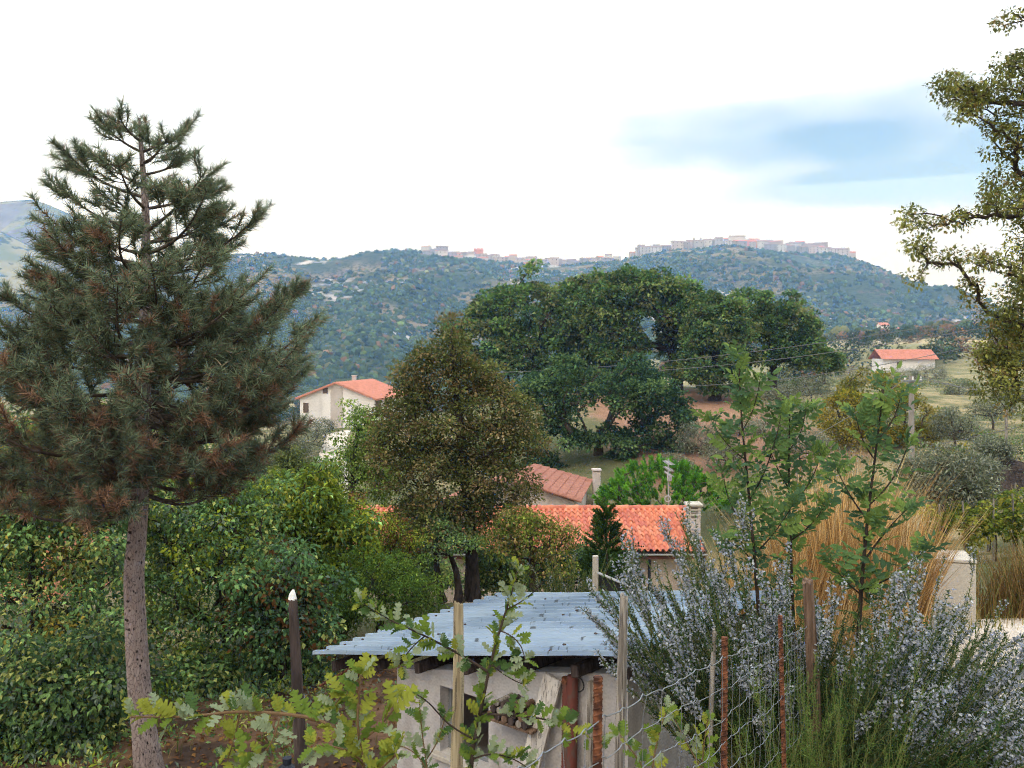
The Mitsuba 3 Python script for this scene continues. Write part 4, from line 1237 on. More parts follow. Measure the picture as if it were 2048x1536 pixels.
# ---------------------------------------------------------------- buildings
def gable_house(k, corner, gdir, gw, depth, z0, ze, zr, wall_mat, over=0.35):
    """Walls of a gabled house: near gable from corner along gdir (width gw), ridge running back by depth."""
    c = np.array([corner[0], corner[1], 0.0])
    g = unit(np.array([gdir[0], gdir[1], 0.0]))
    b = np.array([-g[1], g[0], 0.0])
    if b[1] < 0:
        b = -b
    Z = np.array([0, 0, 1.0])
    q = [c, c + g * gw, c + g * gw + b * depth, c + b * depth]
    v = [p + Z * z0 for p in q] + [p + Z * ze for p in q] + [c + g * gw / 2 + Z * zr, c + g * gw / 2 + b * depth + Z * zr]
    f = [(0, 1, 5), (0, 5, 4), (1, 2, 6), (1, 6, 5), (2, 3, 7), (2, 7, 6), (3, 0, 4), (3, 4, 7), (4, 5, 8), (6, 7, 9)]
    Mesh().add(v, f).put(k + '__wall', wall_mat)
    return c, g, b


def tile_slope(p_ridge0, p_ridge1, p_eave0, p_eave1, pitch, course, amp, steps=4):
    """A slope of clay tiles as one mesh: rounded columns and stepped courses."""
    a0, a1, e0, e1 = (np.asarray(p, float) for p in (p_ridge0, p_ridge1, p_eave0, p_eave1))
    W, H = np.linalg.norm(a1 - a0), np.linalg.norm(e0 - a0)
    nc, nr = max(2, int(round(W / pitch))), max(2, int(round(H / course)))
    n = unit(np.cross(a1 - a0, e0 - a0))
    n = n if n[2] > 0 else -n
    m = Mesh()
    u = np.linspace(0, 1, nc * steps + 1)
    prof = amp * np.abs(np.sin(np.pi * u * nc)) ** 0.8
    for r in range(nr):
        t0, t1 = r / nr, min(1.0, (r + 1.12) / nr)
        P = []
        for t, lift in ((t0, 0.0), (t1, amp * 0.55), (t1, amp * 0.25)):
            row = (a0 + (a1 - a0) * u[:, None]) * (1 - t) + (e0 + (e1 - e0) * u[:, None]) * t
            P.append(row + n * (prof + lift + (0.0 if lift != amp * 0.25 else -prof * 0.5))[:, None])
        P = np.array(P)
        m.add(P, grid_faces(3, len(u)))
    return m


# the white house at the end of the path
rng = np.random.default_rng(51)
k = numbered('white_house')
c, g, b = gable_house(k, (-23.04, 96.4), (0.98, -0.2), 8.5, 10.5, -4.71, 0.806, 2.412, 'white_plaster')
Z = np.array([0, 0, 1.0])
ze, zr = 0.806, 2.412
mid = c + g * 4.25
for s, nm in ((1, 'roof'), (-1, 'roof')):
    o0 = mid - b * 0.4 + Z * (zr + 0.12)
    o1 = mid + b * 10.9 + Z * (zr + 0.12)
    dz = (zr - ze) * 0.45 / 4.25
    e0 = mid + s * g * 4.7 - b * 0.4 + Z * (ze - dz + 0.12)
    e1 = mid + s * g * 4.7 + b * 10.9 + Z * (ze - dz + 0.12)
    m = tile_slope(o0, o1, e0, e1, 0.28, 0.5, 0.06, 3)
    m.add([o0, o1, e1, e0, o0 - Z * .14, o1 - Z * .14, e1 - Z * .14, e0 - Z * .14], [(0, 3, 7), (0, 7, 4), (3, 2, 6), (3, 6, 7), (4, 7, 6), (4, 6, 5)])
    key = k + '__roof' + ('' if s == 1 else '_001')
    m.put(key, 'tile_far')
    labels[key] = {'label': 'orange tiled slope on the right' if s == 1 else 'roof slope on the far left side, seen edge-on'}
Rg = np.stack([g, b, Z], 1)
Mesh().box(c + g * 4.25 - b * 0.06 + Z * (-4.71 + (zr - 0.45 - -4.71) / 2), [1.35, 0.12, zr - 0.45 - -4.71], Rg, bevel=0.02).put(k + '__chimney_breast', 'grey_plaster')
labels[k + '__chimney_breast'] = {'label': 'greyish upright band in the middle of the gable'}


def opening(kk, name, center, w, h, R, frame='brown_wood', pane='shutter'):
    key = numbered(kk + '__' + name)
    m = Mesh()
    for sx in (-1, 1):
        m.box(np.asarray(center) + R @ np.array([sx * (w / 2 - 0.04), -0.03, 0]), [0.08, 0.09, h], R)
    for sz in (-1, 1):
        m.box(np.asarray(center) + R @ np.array([0, -0.03, sz * (h / 2 - 0.04)]), [w - 0.16, 0.085, 0.08], R)
    m.put(key, frame)
    Mesh().box(np.asarray(center) + R @ np.array([0, -0.012, 0]), [w - 0.15, 0.03, h - 0.15], R).put(key + '__panel', pane)
    return key


opening(k, 'window', c + g * (-19.76 - -22.706) + Z * 1.609, 0.55, 0.6, Rg)
opening(k, 'window', c + g * (-22.01 - -22.706) + Z * -0.266, 0.6, 1.05, Rg)
Rs = np.stack([b, -g, Z], 1)
side = c + g * 8.5
opening(k, 'window', side + b * 1.1 + Z * 0.156, 1.5, 1.3, Rs)
opening(k, 'window', side + b * 3.6 + Z * -0.187, 0.6, 1.2, Rs)
Mesh().box(mid - g * 0.4 + b * 6 + Z * (zr + 0.15), [0.42, 0.42, 0.9], Rg, bevel=0.03).box(mid - g * 0.4 + b * 6 + Z * (zr + 0.66), [0.55, 0.55, 0.10], Rg, bevel=0.02).put(k + '__chimney', 'grey_plaster')
lab(k, 'white gabled house with an orange tiled roof at the top of the path', 'house')

# the house far away on the plain
k = numbered('far_house')
x0, x1, D = 79.684, 90.823, 190
Mesh().box([(x0 + x1) / 2, D + 3.4, 2.573], [x1 - x0, 6.0, 4.072 - 1.073]).put(k + '__wall', 'white_plaster')
m = tile_slope((x0 - .6, D + 3.4, 6.109), (x1 + .6, D + 3.4, 6.109), (x0 - .6, D - .4, 3.969), (x1 + .6, D - .4, 3.969), 0.3, 0.5, 0.07, 3)
m.put(k + '__roof', 'tile_far')
m = tile_slope((x0 - .6, D + 3.4, 6.109), (x1 + .6, D + 3.4, 6.109), (x0 - .6, D + 7.2, 3.969), (x1 + .6, D + 7.2, 3.969), 0.6, 1.0, 0.07, 2)
m.put(k + '__roof_001', 'tile_far')
RI = np.eye(3)
opening(k, 'window', [x0 + 3.4, D + 0.38, 2.894], 0.9, 1.2, RI)
lab(k, 'long low house with a red-orange roof beyond the utility pole', 'house')

for px, py, w, D, txt in ((1809, 668, 6.5, 450, 'small white farmhouse with an orange roof below the wooded spur'), (1940, 674, 8, 420, 'small farmhouse with a pinkish roof at the right edge of the plain'),
                          (1815, 676, 5, 400, 'tiny low barn just below the small white farmhouse'), (1766, 656, 5, 520, 'tiny pale cottage among trees left of the small white farmhouse')):
    k = numbered('farmhouse')
    wall, roof = house_mesh(w, 5.5, 2.6, 1.5)
    tw = T().translate([(px - 1024) / 1774 * D, D, EYE + (700 - py - 4) / 1774 * D])
    wall.put(k + '__wall', 'white_plaster', to_world=tw)
    roof.put(k + '__roof', 'tile_far', to_world=tw)
    Mesh().box([0.8, -2.78, 1.3], [0.8, 0.1, 1.1]).put(k + '__window', 'shutter', to_world=tw)
    lab(k, txt, 'house')

# the old house with the weathered roof
k = numbered('weathered_house')
n_e, f_e, f_r, n_r = np.array((2.977, 38, -0.49)), np.array((3.975, 43.8, -0.493)), np.array((1.042, 43, 0.425)), np.array((0, 38.2, 0.401))
tile_slope(n_r, f_r, n_e, f_e, 0.24, 0.40, 0.095, 4).put(k + '__roof', 'tile_worn')
l_e, lf_e = 2 * n_r - n_e, 2 * f_r - f_e
l_e[2], lf_e[2] = n_e[2], f_e[2]
tile_slope(n_r, f_r, l_e, lf_e, 0.4, 0.5, 0.055, 3).put(k + '__roof_001', 'tile_worn')
ins = 0.3
P = [n_e + [-ins, ins, -0.06], f_e + [-ins, -ins, -0.06], lf_e + [ins, -ins, -0.06], l_e + [ins, ins, -0.06]]
v = [p + [0, 0, 0] for p in P] + [p * [1, 1, 0] + [0, 0, EYE - 9.5] for p in P] + [n_r + [0, ins, -0.08], f_r + [0, -ins, -0.08]]
Mesh().add(v, [(4, 5, 1), (4, 1, 0), (5, 6, 2), (5, 2, 1), (6, 7, 3), (6, 3, 2), (7, 4, 0), (7, 0, 3), (0, 8, 3), (1, 2, 9)]).put(k + '__wall', 'grey_plaster')
Mesh().tube([n_r + [0, -0.02, 0.0], (n_r + n_e) / 2 + [0, -0.02, 0.01], n_e + [0, -0.02, 0]], 0.07, 6).put(k + '__verge', 'tile_worn')
cc = np.array((4.096, 43, -0.423))
m = Mesh().box(cc + [0, 0, -0.6], [0.36, 0.36, 2.3], bevel=0.02).box(cc + [0, 0, 0.62], [0.46, 0.46, 0.10], bevel=0.02)
m.put(k + '__chimney', 'grey_plaster')
lab(k, 'older house with a faded tiled roof and pale chimney behind the orange roof', 'house')

# the near house with the bright tiled roof: every tile its own piece
k = numbered('tiled_house')
rx0, rx1 = -5.9, 5.983 + 0.15
ridge_y, eave_y = 30.5, 27.75
rz, ez = 0.516, -0.304
slope = np.array([0, eave_y - ridge_y, ez - rz])
SL = np.linalg.norm(slope)
sd = slope / SL
nrm = unit(np.cross([1, 0, 0], sd))
nrm = nrm if nrm[2] > 0 else -nrm
rows = 9
course = SL / rows
pitch = 0.192
cols = int((rx1 - rx0) / pitch)


def one_tile(seed):
    """An S-shaped pantile: x across, y down the slope, z out of it."""
    r = np.random.default_rng(seed)
    u = np.linspace(0, 1, 9)
    x = u * (pitch + 0.018)
    z = np.where(u < 0.62, 0.066 * np.sin(np.pi * u / 0.62), -0.022 * np.sin(np.pi * (u - 0.62) / 0.38))
    L = course * 1.13
    top = np.stack([x, 0 * x, z], -1)
    low = np.stack([x, 0 * x + L, z + 0.036 + r.normal(0, 0.002, 9)], -1)
    lip = low - [0, 0, 0.024]
    inn = np.stack([x, 0 * x + L * 0.5, z + 0.005], -1)
    P = np.array([top, low, lip, inn])
    m = Mesh().add(P, grid_faces(4, 9))
    return trimesh.Trimesh(np.vstack(m.v), np.vstack(m.f), process=False)


R = np.stack([[1, 0, 0], sd, nrm], 1)
plies = [mikit.ply(one_tile(s), 'tile_%d' % (s % 4), smooth=True) for s in range(8)]
rng = np.random.default_rng(52)
count = 0
rest = Mesh()
cells = sorted([(r, cidx) for r in range(rows) for cidx in range(cols)], key=lambda q: -q[1])
for r, cidx in cells:
    pos = np.array([rx0 + cidx * pitch, ridge_y, rz]) + sd * (r * course) + nrm * (0.03 + rng.normal(0, 0.003)) + [rng.normal(0, 0.003), 0, 0]
    M = np.eye(4)
    M[:3, :3], M[:3, 3] = R @ rotz(rng.normal(0, 0.012)), pos
    if count < 290:
        key = k + '__roof__tile' + ('_%03d' % count if count else '')
        scene[key] = {**plies[rng.integers(8)], 'to_world': T(M)}
    else:
        t = one_tile(int(rng.integers(8)))
        rest.add(np.array(t.vertices) @ M[:3, :3].T + M[:3, 3], t.faces)
    count += 1
rest.put(k + '__roof__tiles', 'tile_0', smooth=True)
labels[k + '__roof__tiles'] = {'kind': 'stuff', 'label': 'more orange tiles behind the trees on the left'}
# boards under the tiles, and the rear slope
bx = [rx0, rx1 - 0.02]
rb, re = np.array([0, ridge_y, rz]), np.array([0, eave_y + 0.08, ez + 0.02])
rr = np.array([0, 2 * ridge_y - eave_y, ez])
Mesh().add([rb + [bx[0], 0, -.03], rb + [bx[1], 0, -.03], re + [bx[1], 0, -.03], re + [bx[0], 0, -.03], rb + [bx[0], 0, -.12], rb + [bx[1], 0, -.12], re + [bx[1], 0, -.12], re + [bx[0], 0, -.12]],
           [(0, 2, 1), (0, 3, 2), (4, 5, 6), (4, 6, 7), (3, 7, 6), (3, 6, 2), (1, 2, 6), (1, 6, 5)]).put(k + '__roof', 'dark_wood')
tile_slope(rb + [bx[0], 0, 0], rb + [bx[1], 0, 0], rr + [bx[0], 0, 0], rr + [bx[1], 0, 0], 0.4, 0.5, 0.05, 3).put(k + '__rear_roof', 'tile_1')
nr = int((rx1 - rx0) / 0.42)
for i in range(nr):
    x = rx0 + (i + 0.5) * (rx1 - rx0) / nr
    v, f = tube(spline([(x - 0.25, ridge_y, rz + 0.035), (x + 0.23, ridge_y, rz + 0.05)], 3), [0.105, 0.105, 0.118], 8)
    Mesh().add(v, f).put(k + '__ridge_tile' + ('_%03d' % i if i else ''), 'tile_%d' % (i % 4), smooth=50)
wy, wb = eave_y + 0.45, EYE - 9.3
Mesh().box([(rx0 + rx1) / 2 - 0.1, (wy + 2 * ridge_y - wy) / 2, (wb + ez - 0.05) / 2], [rx1 - rx0 - 0.7, 2 * (ridge_y - wy), ez - 0.05 - wb]).put(k + '__wall', 'house_plaster')
e2 = rx1 - 0.35 - 0.1
Mesh().add([(e2 - .04, wy, ez - .05), (e2 - .04, 2 * ridge_y - wy, ez - .05), (e2 - .04, ridge_y, rz - .14)], [(0, 1, 2)]).put(k + '__gable', 'house_plaster')
gut = Mesh()
xs = np.linspace(rx0, rx1, 24)
an = np.linspace(math.pi, 2 * math.pi, 7)
Pg = np.stack([np.stack([0 * an + x, eave_y - 0.06 + 0.06 * np.cos(an), ez - 0.075 + 0.055 * np.sin(an)], -1) for x in xs])
gut.add(Pg, grid_faces(24, 7)).put(k + '__gutter', 'frame_grey' if False else 'pale_cable', smooth=40)
Mesh().box([(rx0 + rx1) / 2, eave_y + 0.03, ez - 0.19], [rx1 - rx0 - 0.1, 0.05, 0.11]).put(k + '__fascia', 'red_pipe')
pz = ez - 0.13
Mesh().tube([(4.356, wy - 0.07, pz), (4.356, wy - 0.07, wb)], 0.045, 8).put(k + '__downpipe', 'black_plastic', smooth=50)
ch = np.array([5.836, 28.55, 0])
ctop = 0.988
m = Mesh().box(ch + [0, 0, (ctop - .38 + ez) / 2], [0.38, 0.44, ctop - .38 - ez], bevel=0.02)
for sx in (-1, 1):
    for sy in (-1, 1):
        m.box(ch + [sx * 0.155, sy * 0.185, ctop - 0.19], [0.07, 0.07, 0.39])
m.put(k + '__chimney', 'grey_plaster')
Mesh().box(ch + [0, 0, ctop + 0.05], [0.54, 0.58, 0.09], bevel=0.03).put(k + '__chimney__cap', 'concrete')
for i in range(2):
    Mesh().box(ch + [0, 0, ctop - 0.10 - 0.17 * i], [0.42, 0.48, 0.05], bevel=0.01).put(k + '__chimney__slab' + ('_001' if i else ''), 'concrete')
Mesh().tube([(5.682, 28.0, ez + 0.15), (5.682, 28.0, ez + 0.42)], 0.05, 8).tube([(5.682, 28.0, ez + 0.40), (5.682, 28.0, ez + 0.45)], 0.09, 8).put(k + '__vent', 'white_paint', smooth=40)
lab(k, 'low house with a bright orange pantile roof and a louvred chimney', 'house')

# its aerial
k = numbered('tv_aerial')
a = np.array([5.47, 31.0, 0])
Mesh().tube([a + [0, 0, rz - 0.3], a + [0, 0, 2.191]], 0.025, 6).put(k + '__mast', 'pale_cable')
m = Mesh()
for j, z in enumerate((0.0, 0.22, 0.4)):
    zz = 2.068 - z
    m.tube([a + [-0.02, -0.7 + 0.15 * j, zz], a + [-0.02, 0.6, zz]], 0.016, 5)
    for q in np.linspace(-0.6, 0.5, 9):
        m.tube([a + [-0.14 + 0.03 * j, q, zz], a + [0.12 - 0.02 * j, q, zz]], 0.007, 4)
m.put(k + '__antenna', 'pale_cable')
Mesh().box(a + [0.02, -0.08, 1.544], [0.16, 0.12, 0.24], bevel=0.02).put(k + '__amplifier', 'pale_cable')
th = np.linspace(0, 2 * np.pi, 17)
Mesh().tube(np.stack([a[0] - 0.04 + 0.10 * np.cos(th), 0 * th + 30.9, 0.81 + 0.10 * np.sin(th)], -1), 0.022, 5, cap=False).put(k + '__cable_loop', 'pale_cable')
lab(k, 'thin television aerial mast standing before the bright green pine', 'aerial')

# ---------------------------------------------------------------- the shed
k = numbered('shed')
A, B = np.array((-2.024, 9, 2.9)), np.array((-0.09, 11.36, 2.888))
E1 = unit(np.array([0.77, -0.63, 0]))
C2 = A + E1 * 3.72
C2[2] = EYE - 0.3472 * C2[1]
D2 = B + E1 * 3.72
D2[2] = EYE - 0.272 * D2[1]


def roof_pt(s, t):
    return ((A * (1 - s) + C2 * s) * (1 - t) + (B * (1 - s) + D2 * s) * t)


ribs = 14
npan = 3
rn = unit(np.cross(C2 - A, B - A))
for pnl in range(npan):
    t0, t1 = pnl / npan, (pnl + 1) / npan + (0.012 if pnl < npan - 1 else 0)
    prof_t, prof_h = [], []
    nrib = [6, 5, 5][pnl]
    for i in range(nrib):
        w = (t1 - t0) / nrib
        b0 = t0 + i * w
        for fr, h in ((0.0, 0.0), (0.05, 0.031), (0.27, 0.031), (0.32, 0.0), (0.62, 0.0), (0.65, 0.006), (0.68, 0.0)):
            prof_t.append(b0 + fr * w)
            prof_h.append(h)
    prof_t.append(t1)
    prof_h.append(0.0)
    S = np.linspace(0, 1, 25)
    P = np.array([[roof_pt(s, t) for t in prof_t] for s in S])
    wav = 0.004 * np.sin(S * 9 + pnl) + 0.003 * np.sin(S * 23 + 2 * pnl)
    P = P + rn * (np.array(prof_h)[None, :, None] + 0.004 * (npan - pnl) + wav[:, None, None])
    f = grid_faces(len(S), len(prof_t))
    n = P.reshape(-1, 3)
    key = k + '__roof_sheet' + ('_%03d' % pnl if pnl else '')
    Mesh().add(n, f).add(n - rn * 0.003, f[:, ::-1]).put(key, 'sheet_metal')
sc = Mesh()
rng = np.random.default_rng(53)
for s in (0.06, 0.3, 0.55, 0.8):
    for i in range(14):
        if rng.random() < 0.6:
            sc.tm(trimesh.creation.icosphere(subdivisions=1, radius=0.014), None) if False else sc.add(np.array(trimesh.creation.icosphere(subdivisions=1, radius=0.016).vertices) * [1, 1, 0.5] + roof_pt(s + rng.normal(0, 0.004), (i + 0.16) / 14) + rn * 0.046, trimesh.creation.icosphere(subdivisions=1).faces)
sc.put(k + '__roof_screws', 'dark_wood')
labels[k + '__roof_screws'] = {'kind': 'stuff'}
# timbers under the sheet
for i, t in enumerate((0.14, 0.4, 0.66, 0.94)):
    p0, p1 = roof_pt(0.02, t) - rn * 0.05, roof_pt(0.98, t) - rn * 0.05
    Mesh().box((p0 + p1) / 2, [np.linalg.norm(p1 - p0), 0.07, 0.08], frame(p1 - p0, rn)).put(k + '__purlin' + ('_%03d' % i if i else ''), 'dark_wood')
for i, s in enumerate((0.04, 0.2, 0.36, 0.52, 0.68, 0.84, 0.97)):
    p0, p1 = roof_pt(s, 0.04) - rn * 0.14, roof_pt(s, 0.995) - rn * 0.14
    Mesh().box((p0 + p1) / 2, [np.linalg.norm(p1 - p0), 0.07, 0.10], frame(p1 - p0, rn), bevel=0.008).put(k + '__rafter' + ('_%03d' % i if i else ''), 'dark_wood')
# walls: front wall with its window opening
E2 = np.array([-E1[1], E1[0], 0.0])
WZ = np.array([0, 0, 1.0])
Rw = np.stack([E1, E2, WZ], 1)
zb = EYE - 5.5


def wall_prism(s0, s1, u0, u1):
    """A wall from the ground up to the underside of the rafters."""
    v = []
    for s, uu in ((s0, u0), (s1, u0), (s1, u1), (s0, u1)):
        p = A * [1, 1, 0] + E1 * s + E2 * uu
        top = roof_pt(s / 3.72, uu / 3.06)[2] - 0.20
        v += [p + WZ * zb, p + WZ * top]
    return trimesh.convex.convex_hull(np.array(v))


front = wall_prism(0.92, 3.55, 0.30, 0.50)
op = block(A * [1, 1, 0] + E1 * 1.80 + E2 * 0.40 + WZ * (EYE - 3.44), [0.60, 0.8, 0.62], Rw)
front = trimesh.boolean.difference([front, op], engine='manifold')
m = Mesh().tm(front).tm(wall_prism(0.92, 1.12, 0.503, 2.8)).tm(wall_prism(3.35, 3.55, 0.503, 2.8)).tm(wall_prism(1.123, 3.347, 2.6, 2.8))
m.put(k + '__wall', 'shed_plaster')
wc = A * [1, 1, 0] + E1 * 1.80 + WZ * (EYE - 3.44)
key = k + '__window'
m = Mesh()
for sx in (-1, 1):
    m.box(wc + E1 * sx * 0.28 + E2 * 0.435, [0.04, 0.045, 0.62], Rw, bevel=0.004)
for sz in (-1, 1):
    m.box(wc + WZ * sz * 0.29 + E2 * 0.435, [0.52, 0.043, 0.04], Rw, bevel=0.004)
m.put(key, 'frame_grey')
Mesh().add([wc + E2 * 0.438 + E1 * sx * 0.262 + WZ * sz * 0.272 for sx, sz in ((-1, -1), (1, -1), (1, 1), (-1, 1))], [(0, 1, 2), (0, 2, 3)]).put(key + '__pane', 'glass')
Mesh().box(wc + WZ * -0.335 + E2 * 0.36, [0.72, 0.26, 0.05], Rw, bevel=0.008).put(k + '__sill', 'concrete')
Mesh().box(A * [1, 1, 0] + E1 * 2.2 + E2 * 1.5 + WZ * (zb + 0.42), [2.2, 2.0, 0.1], Rw).put(k + '__floor', 'concrete')
lab(k, 'small rendered shed under a bluish corrugated metal roof', 'shed')


def wall_pt(s, out, z):
    return A * [1, 1, 0] + E1 * s + E2 * (0.30 - out) + WZ * z


def leaning(name, s0, s1, z1, w, t, mat, label, cat, out0=0.45, z0=EYE - 5.0):
    kk = numbered(name)
    p0, p1 = wall_pt(s0, out0, z0), wall_pt(s1, 0.04 + t / 2, z1)
    Mesh().box((p0 + p1) / 2, [np.linalg.norm(p1 - p0), w, t], frame(p1 - p0, -E2), bevel=0.004).put(kk, mat)
    lab(kk, label, cat)


leaning('board', 2.42, 2.86, EYE - 2.72, 0.18, 0.035, 'pale_board', 'wide whitish board leaning on the shed wall', 'board')
leaning('board', 2.66, 2.88, EYE - 3.5, 0.10, 0.03, 'pale_board', 'shorter narrow pale board beside the wide whitish board', 'board', 0.3)
leaning('board', 3.22, 3.26, EYE - 2.66, 0.07, 0.05, 'grey_wood', 'upright grey timber against the shed wall right of the red pipes', 'board', 0.08)
for i, (s0, s1, zt, r, txt) in enumerate(((3.10, 3.00, EYE - 2.72, 0.036, 'dull red pipe with peeling paint leaning on the shed wall, left of the pair'), (3.16, 3.06, EYE - 2.66, 0.045, 'thicker red pipe with a wire loop at its top, right of the pair'))):
    kk = numbered('metal_pipe')
    p0, p1 = wall_pt(s0, 0.25, EYE - 5.0), wall_pt(s1, 0.06, zt)
    Mesh().tube([p0, (p0 + p1) / 2, p1], r, 12).put(kk + '__pipe', 'red_pipe', smooth=50)
    if i:
        th = np.linspace(0, 2 * np.pi, 15)
        Mesh().tube(np.stack([p1 + E1 * (0.05 + 0.06 * math.cos(q)) + WZ * (-0.06 + 0.06 * math.sin(q)) for q in th]), 0.006, 5, cap=False).put(kk + '__loop', 'black_cable')
    else:
        Mesh().tube([p1 - unit(p1 - p0) * 0.02, p1 + unit(p1 - p0) * 0.03], r * 1.15, 12).put(kk + '__collar', 'rust', smooth=50)
    lab(kk, txt, 'pipe')
rng = np.random.default_rng(54)
kk = numbered('log_stack')
Mesh().box(wall_pt(2.52, 0.12, EYE - 3.16), [0.50, 0.22, 0.025], Rw, bevel=0.004).put(kk + '__shelf', 'brown_wood')
n = 0
for row in range(3):
    for i in range(6 - row):
        p = wall_pt(2.32 + 0.075 * i + 0.035 * row + rng.normal(0, .005), 0.24, EYE - 3.115 + 0.058 * row)
        r = rng.uniform(0.026, 0.034)
        Mesh().tube([p, p + E2 * 0.22], r, 8).put(kk + '__log' + ('_%03d' % n if n else ''), ('dark_wood', 'brown_wood', 'grey_wood')[int(rng.integers(3))], smooth=50)
        n += 1
lab(kk, 'small stack of short logs on a shelf on the shed wall', 'logs')
kk = numbered('roof_tile_pile')
for i in range(5):
    p = wall_pt(2.40 + 0.012 * i, 0.14, EYE - 3.86 + 0.035 * i)
    Mesh().tube([p - E1 * 0.14, p + E1 * 0.14], [0.035, 0.03], 8).put(kk + '__tile' + ('_%03d' % i if i else ''), 'red_pipe', smooth=50)
lab(kk, 'few reddish brown clay pieces hung below the logs on the shed wall', 'pile')
kk = numbered('wooden_stick')
for i in range(3):
    p0, p1 = wall_pt(2.40 + 0.04 * i, 0.30, EYE - 5.0), wall_pt(2.50 + 0.035 * i, 0.05, EYE - 3.9 + 0.03 * i)
    kq = kk if i == 0 else numbered('wooden_stick')
    Mesh().box((p0 + p1) / 2, [np.linalg.norm(p1 - p0), 0.03, 0.02], frame(p1 - p0, -E2), bevel=0.003).put(kq, 'dark_wood')
    lab(kq, ('thin dark stick leaning left of the whitish board, left of three', 'thin dark stick leaning left of the whitish board, middle of three', 'thin dark stick leaning left of the whitish board, nearest the board')[i], 'stick')
# the timbers that lie across the left overhang
for i, (p0, p1) in enumerate((((-2.078, 9.6, 2.363), (-1.499, 9.2, 2.795)), ((-1.99, 9.7, 2.216), (-1.478, 9.3, 2.697)))):
    kk = numbered('thin_pole')
    Mesh().tube(spline([p0, p1], 4), 0.016, 6).put(kk, 'rust', smooth=50)
    lab(kk, ('upper reddish pole slanting up under the left shed eave', 'lower reddish pole slanting up under the left shed eave')[i], 'pole')

# ---------------------------------------------------------------- poles, wires and small things farther off
k = numbered('utility_pole')
p = np.array([18.016, 40.0, 0])
zt = 4.828
v, f = tube([p + [0.02, 0, zt - 5.2], p + [0, 0, zt - 2], p + [0, 0, zt]], [0.15, 0.125, 0.105], 10)
Mesh().add(v, f).put(k + '__pole', 'pole_concrete', smooth=50)
Mesh().box(p + [0, -0.14, zt - 0.22], [0.85, 0.07, 0.08], bevel=0.01).put(k + '__crossarm', 'frame_grey')
for i, dx in enumerate((-0.36, 0.0, 0.36)):
    Mesh().tube([p + [dx, -0.14, zt - 0.18], p + [dx, -0.14, zt - 0.02]], [0.04, 0.028], 8).put(k + '__insulator' + ('_%03d' % i if i else ''), 'white_paint', smooth=50)
lab(k, 'pale concrete utility pole with a short crossarm beside the yellow tree', 'pole')
k = numbered('thin_post')
Mesh().tube([(18.936, 34, 0.921), (18.955, 34, 3.777)], 0.05, 8).put(k, 'grey_wood', smooth=50)
lab(k, 'thin grey post near the right edge beyond the olive bushes', 'post')


def wire(a, b, sag, r, label, mat='line_cable', n=26):
    kk = numbered('power_line')
    t = np.linspace(0, 1, n)[:, None]
    a, b = np.asarray(a, float), np.asarray(b, float)
    Mesh().tube(a + (b - a) * t + np.array([0, 0, -sag]) * 4 * t * (1 - t), r, 4, cap=False).put(kk, mat)
    lab(kk, label, 'cable')


zt2 = zt - 0.03
wire((-5.357, 66, 4.251), (27.644, 40, 8.593), 0.9, 0.016, 'uppermost thin cable crossing in front of the oak grove')
wire((1.258, 62, 4.322), (26.262, 38, 8.142), 0.9, 0.016, 'second thin cable crossing below the uppermost before the grove')
wire((9.024, 58, 3.646), (24.879, 36, 7.725), 0.9, 0.016, 'lowest of the three cables, running toward the small oak')
wire((p[0] + 0.36, 39.86, zt2), (24.455, 34, 3.853), 0.35, 0.013, 'cable leaving the utility pole to the right')
wire((p[0] - 0.0, 39.86, zt2), (24.455, 34, 4.083), 0.35, 0.013, 'upper cable leaving the utility pole to the right')
wire((p[0] - 0.36, 39.86, zt2 - 0.1), (9.971, 33, 2.187), 0.2, 0.013, 'slack cable slanting down left from the utility pole')
wire((16.965, 36, 2.104), (21.578, 30, 4.563), 0.1, 0.013, 'cable slanting up right above the earth heap')

# concrete post, brace and dark cloth behind the shed
k = numbered('concrete_post')
Mesh().box((1.271, 13.5, 2.195), [0.085, 0.085, 1.35], bevel=0.01).put(k, 'concrete')
lab(k, 'short concrete post behind the shed roof among dark bushes', 'post')
k = numbered('brace_rail')
Mesh().tube([(1.299, 13.4, 2.631), (1.898, 12.2, 2.63)], 0.02, 6).put(k, 'pale_cable')
lab(k, 'thin pale rail slanting down from the concrete post', 'rail')
k = numbered('dark_cloth')
a, b2, c3 = np.array((1.319, 13.45, 2.588)), np.array((1.892, 12.25, 2.616)), np.array((1.329, 13.4, 1.921))
t = np.linspace(0, 1, 9)
Pq = np.array([[a + (b2 - a) * s + np.array([0, 0, -1.0]) * (0.75 * (1 - s) + 0.2) * q + np.array([0.02, 0.05, 0]) * math.sin(9 * s + 3 * q) for q in t] for s in t])
Mesh().add(Pq, grid_faces(9, 9)).add(Pq + [0, 0.01, 0], grid_faces(9, 9)[:, ::-1]).put(k, 'tarp', smooth=True)
lab(k, 'black cloth hanging under the pale rail behind the shed', 'cloth')

# concrete block wall at the right
k = numbered('concrete_wall')
Rv = rotz(-0.22)
cw = np.array((5.379, 11.2, 3.323))
m = Mesh().box(cw + [0, 0.25, -0.72], [0.98, 0.55, 1.44], Rv, bevel=0.012)
m.put(k + '__block', 'concrete')
Mesh().box(cw + [0, 0.25, 0.03], [1.0, 0.57, 0.04], Rv, bevel=0.006).put(k + '__coping', 'concrete')
lab(k, 'pale concrete block standing between the dry grass and the brown weeds', 'wall')

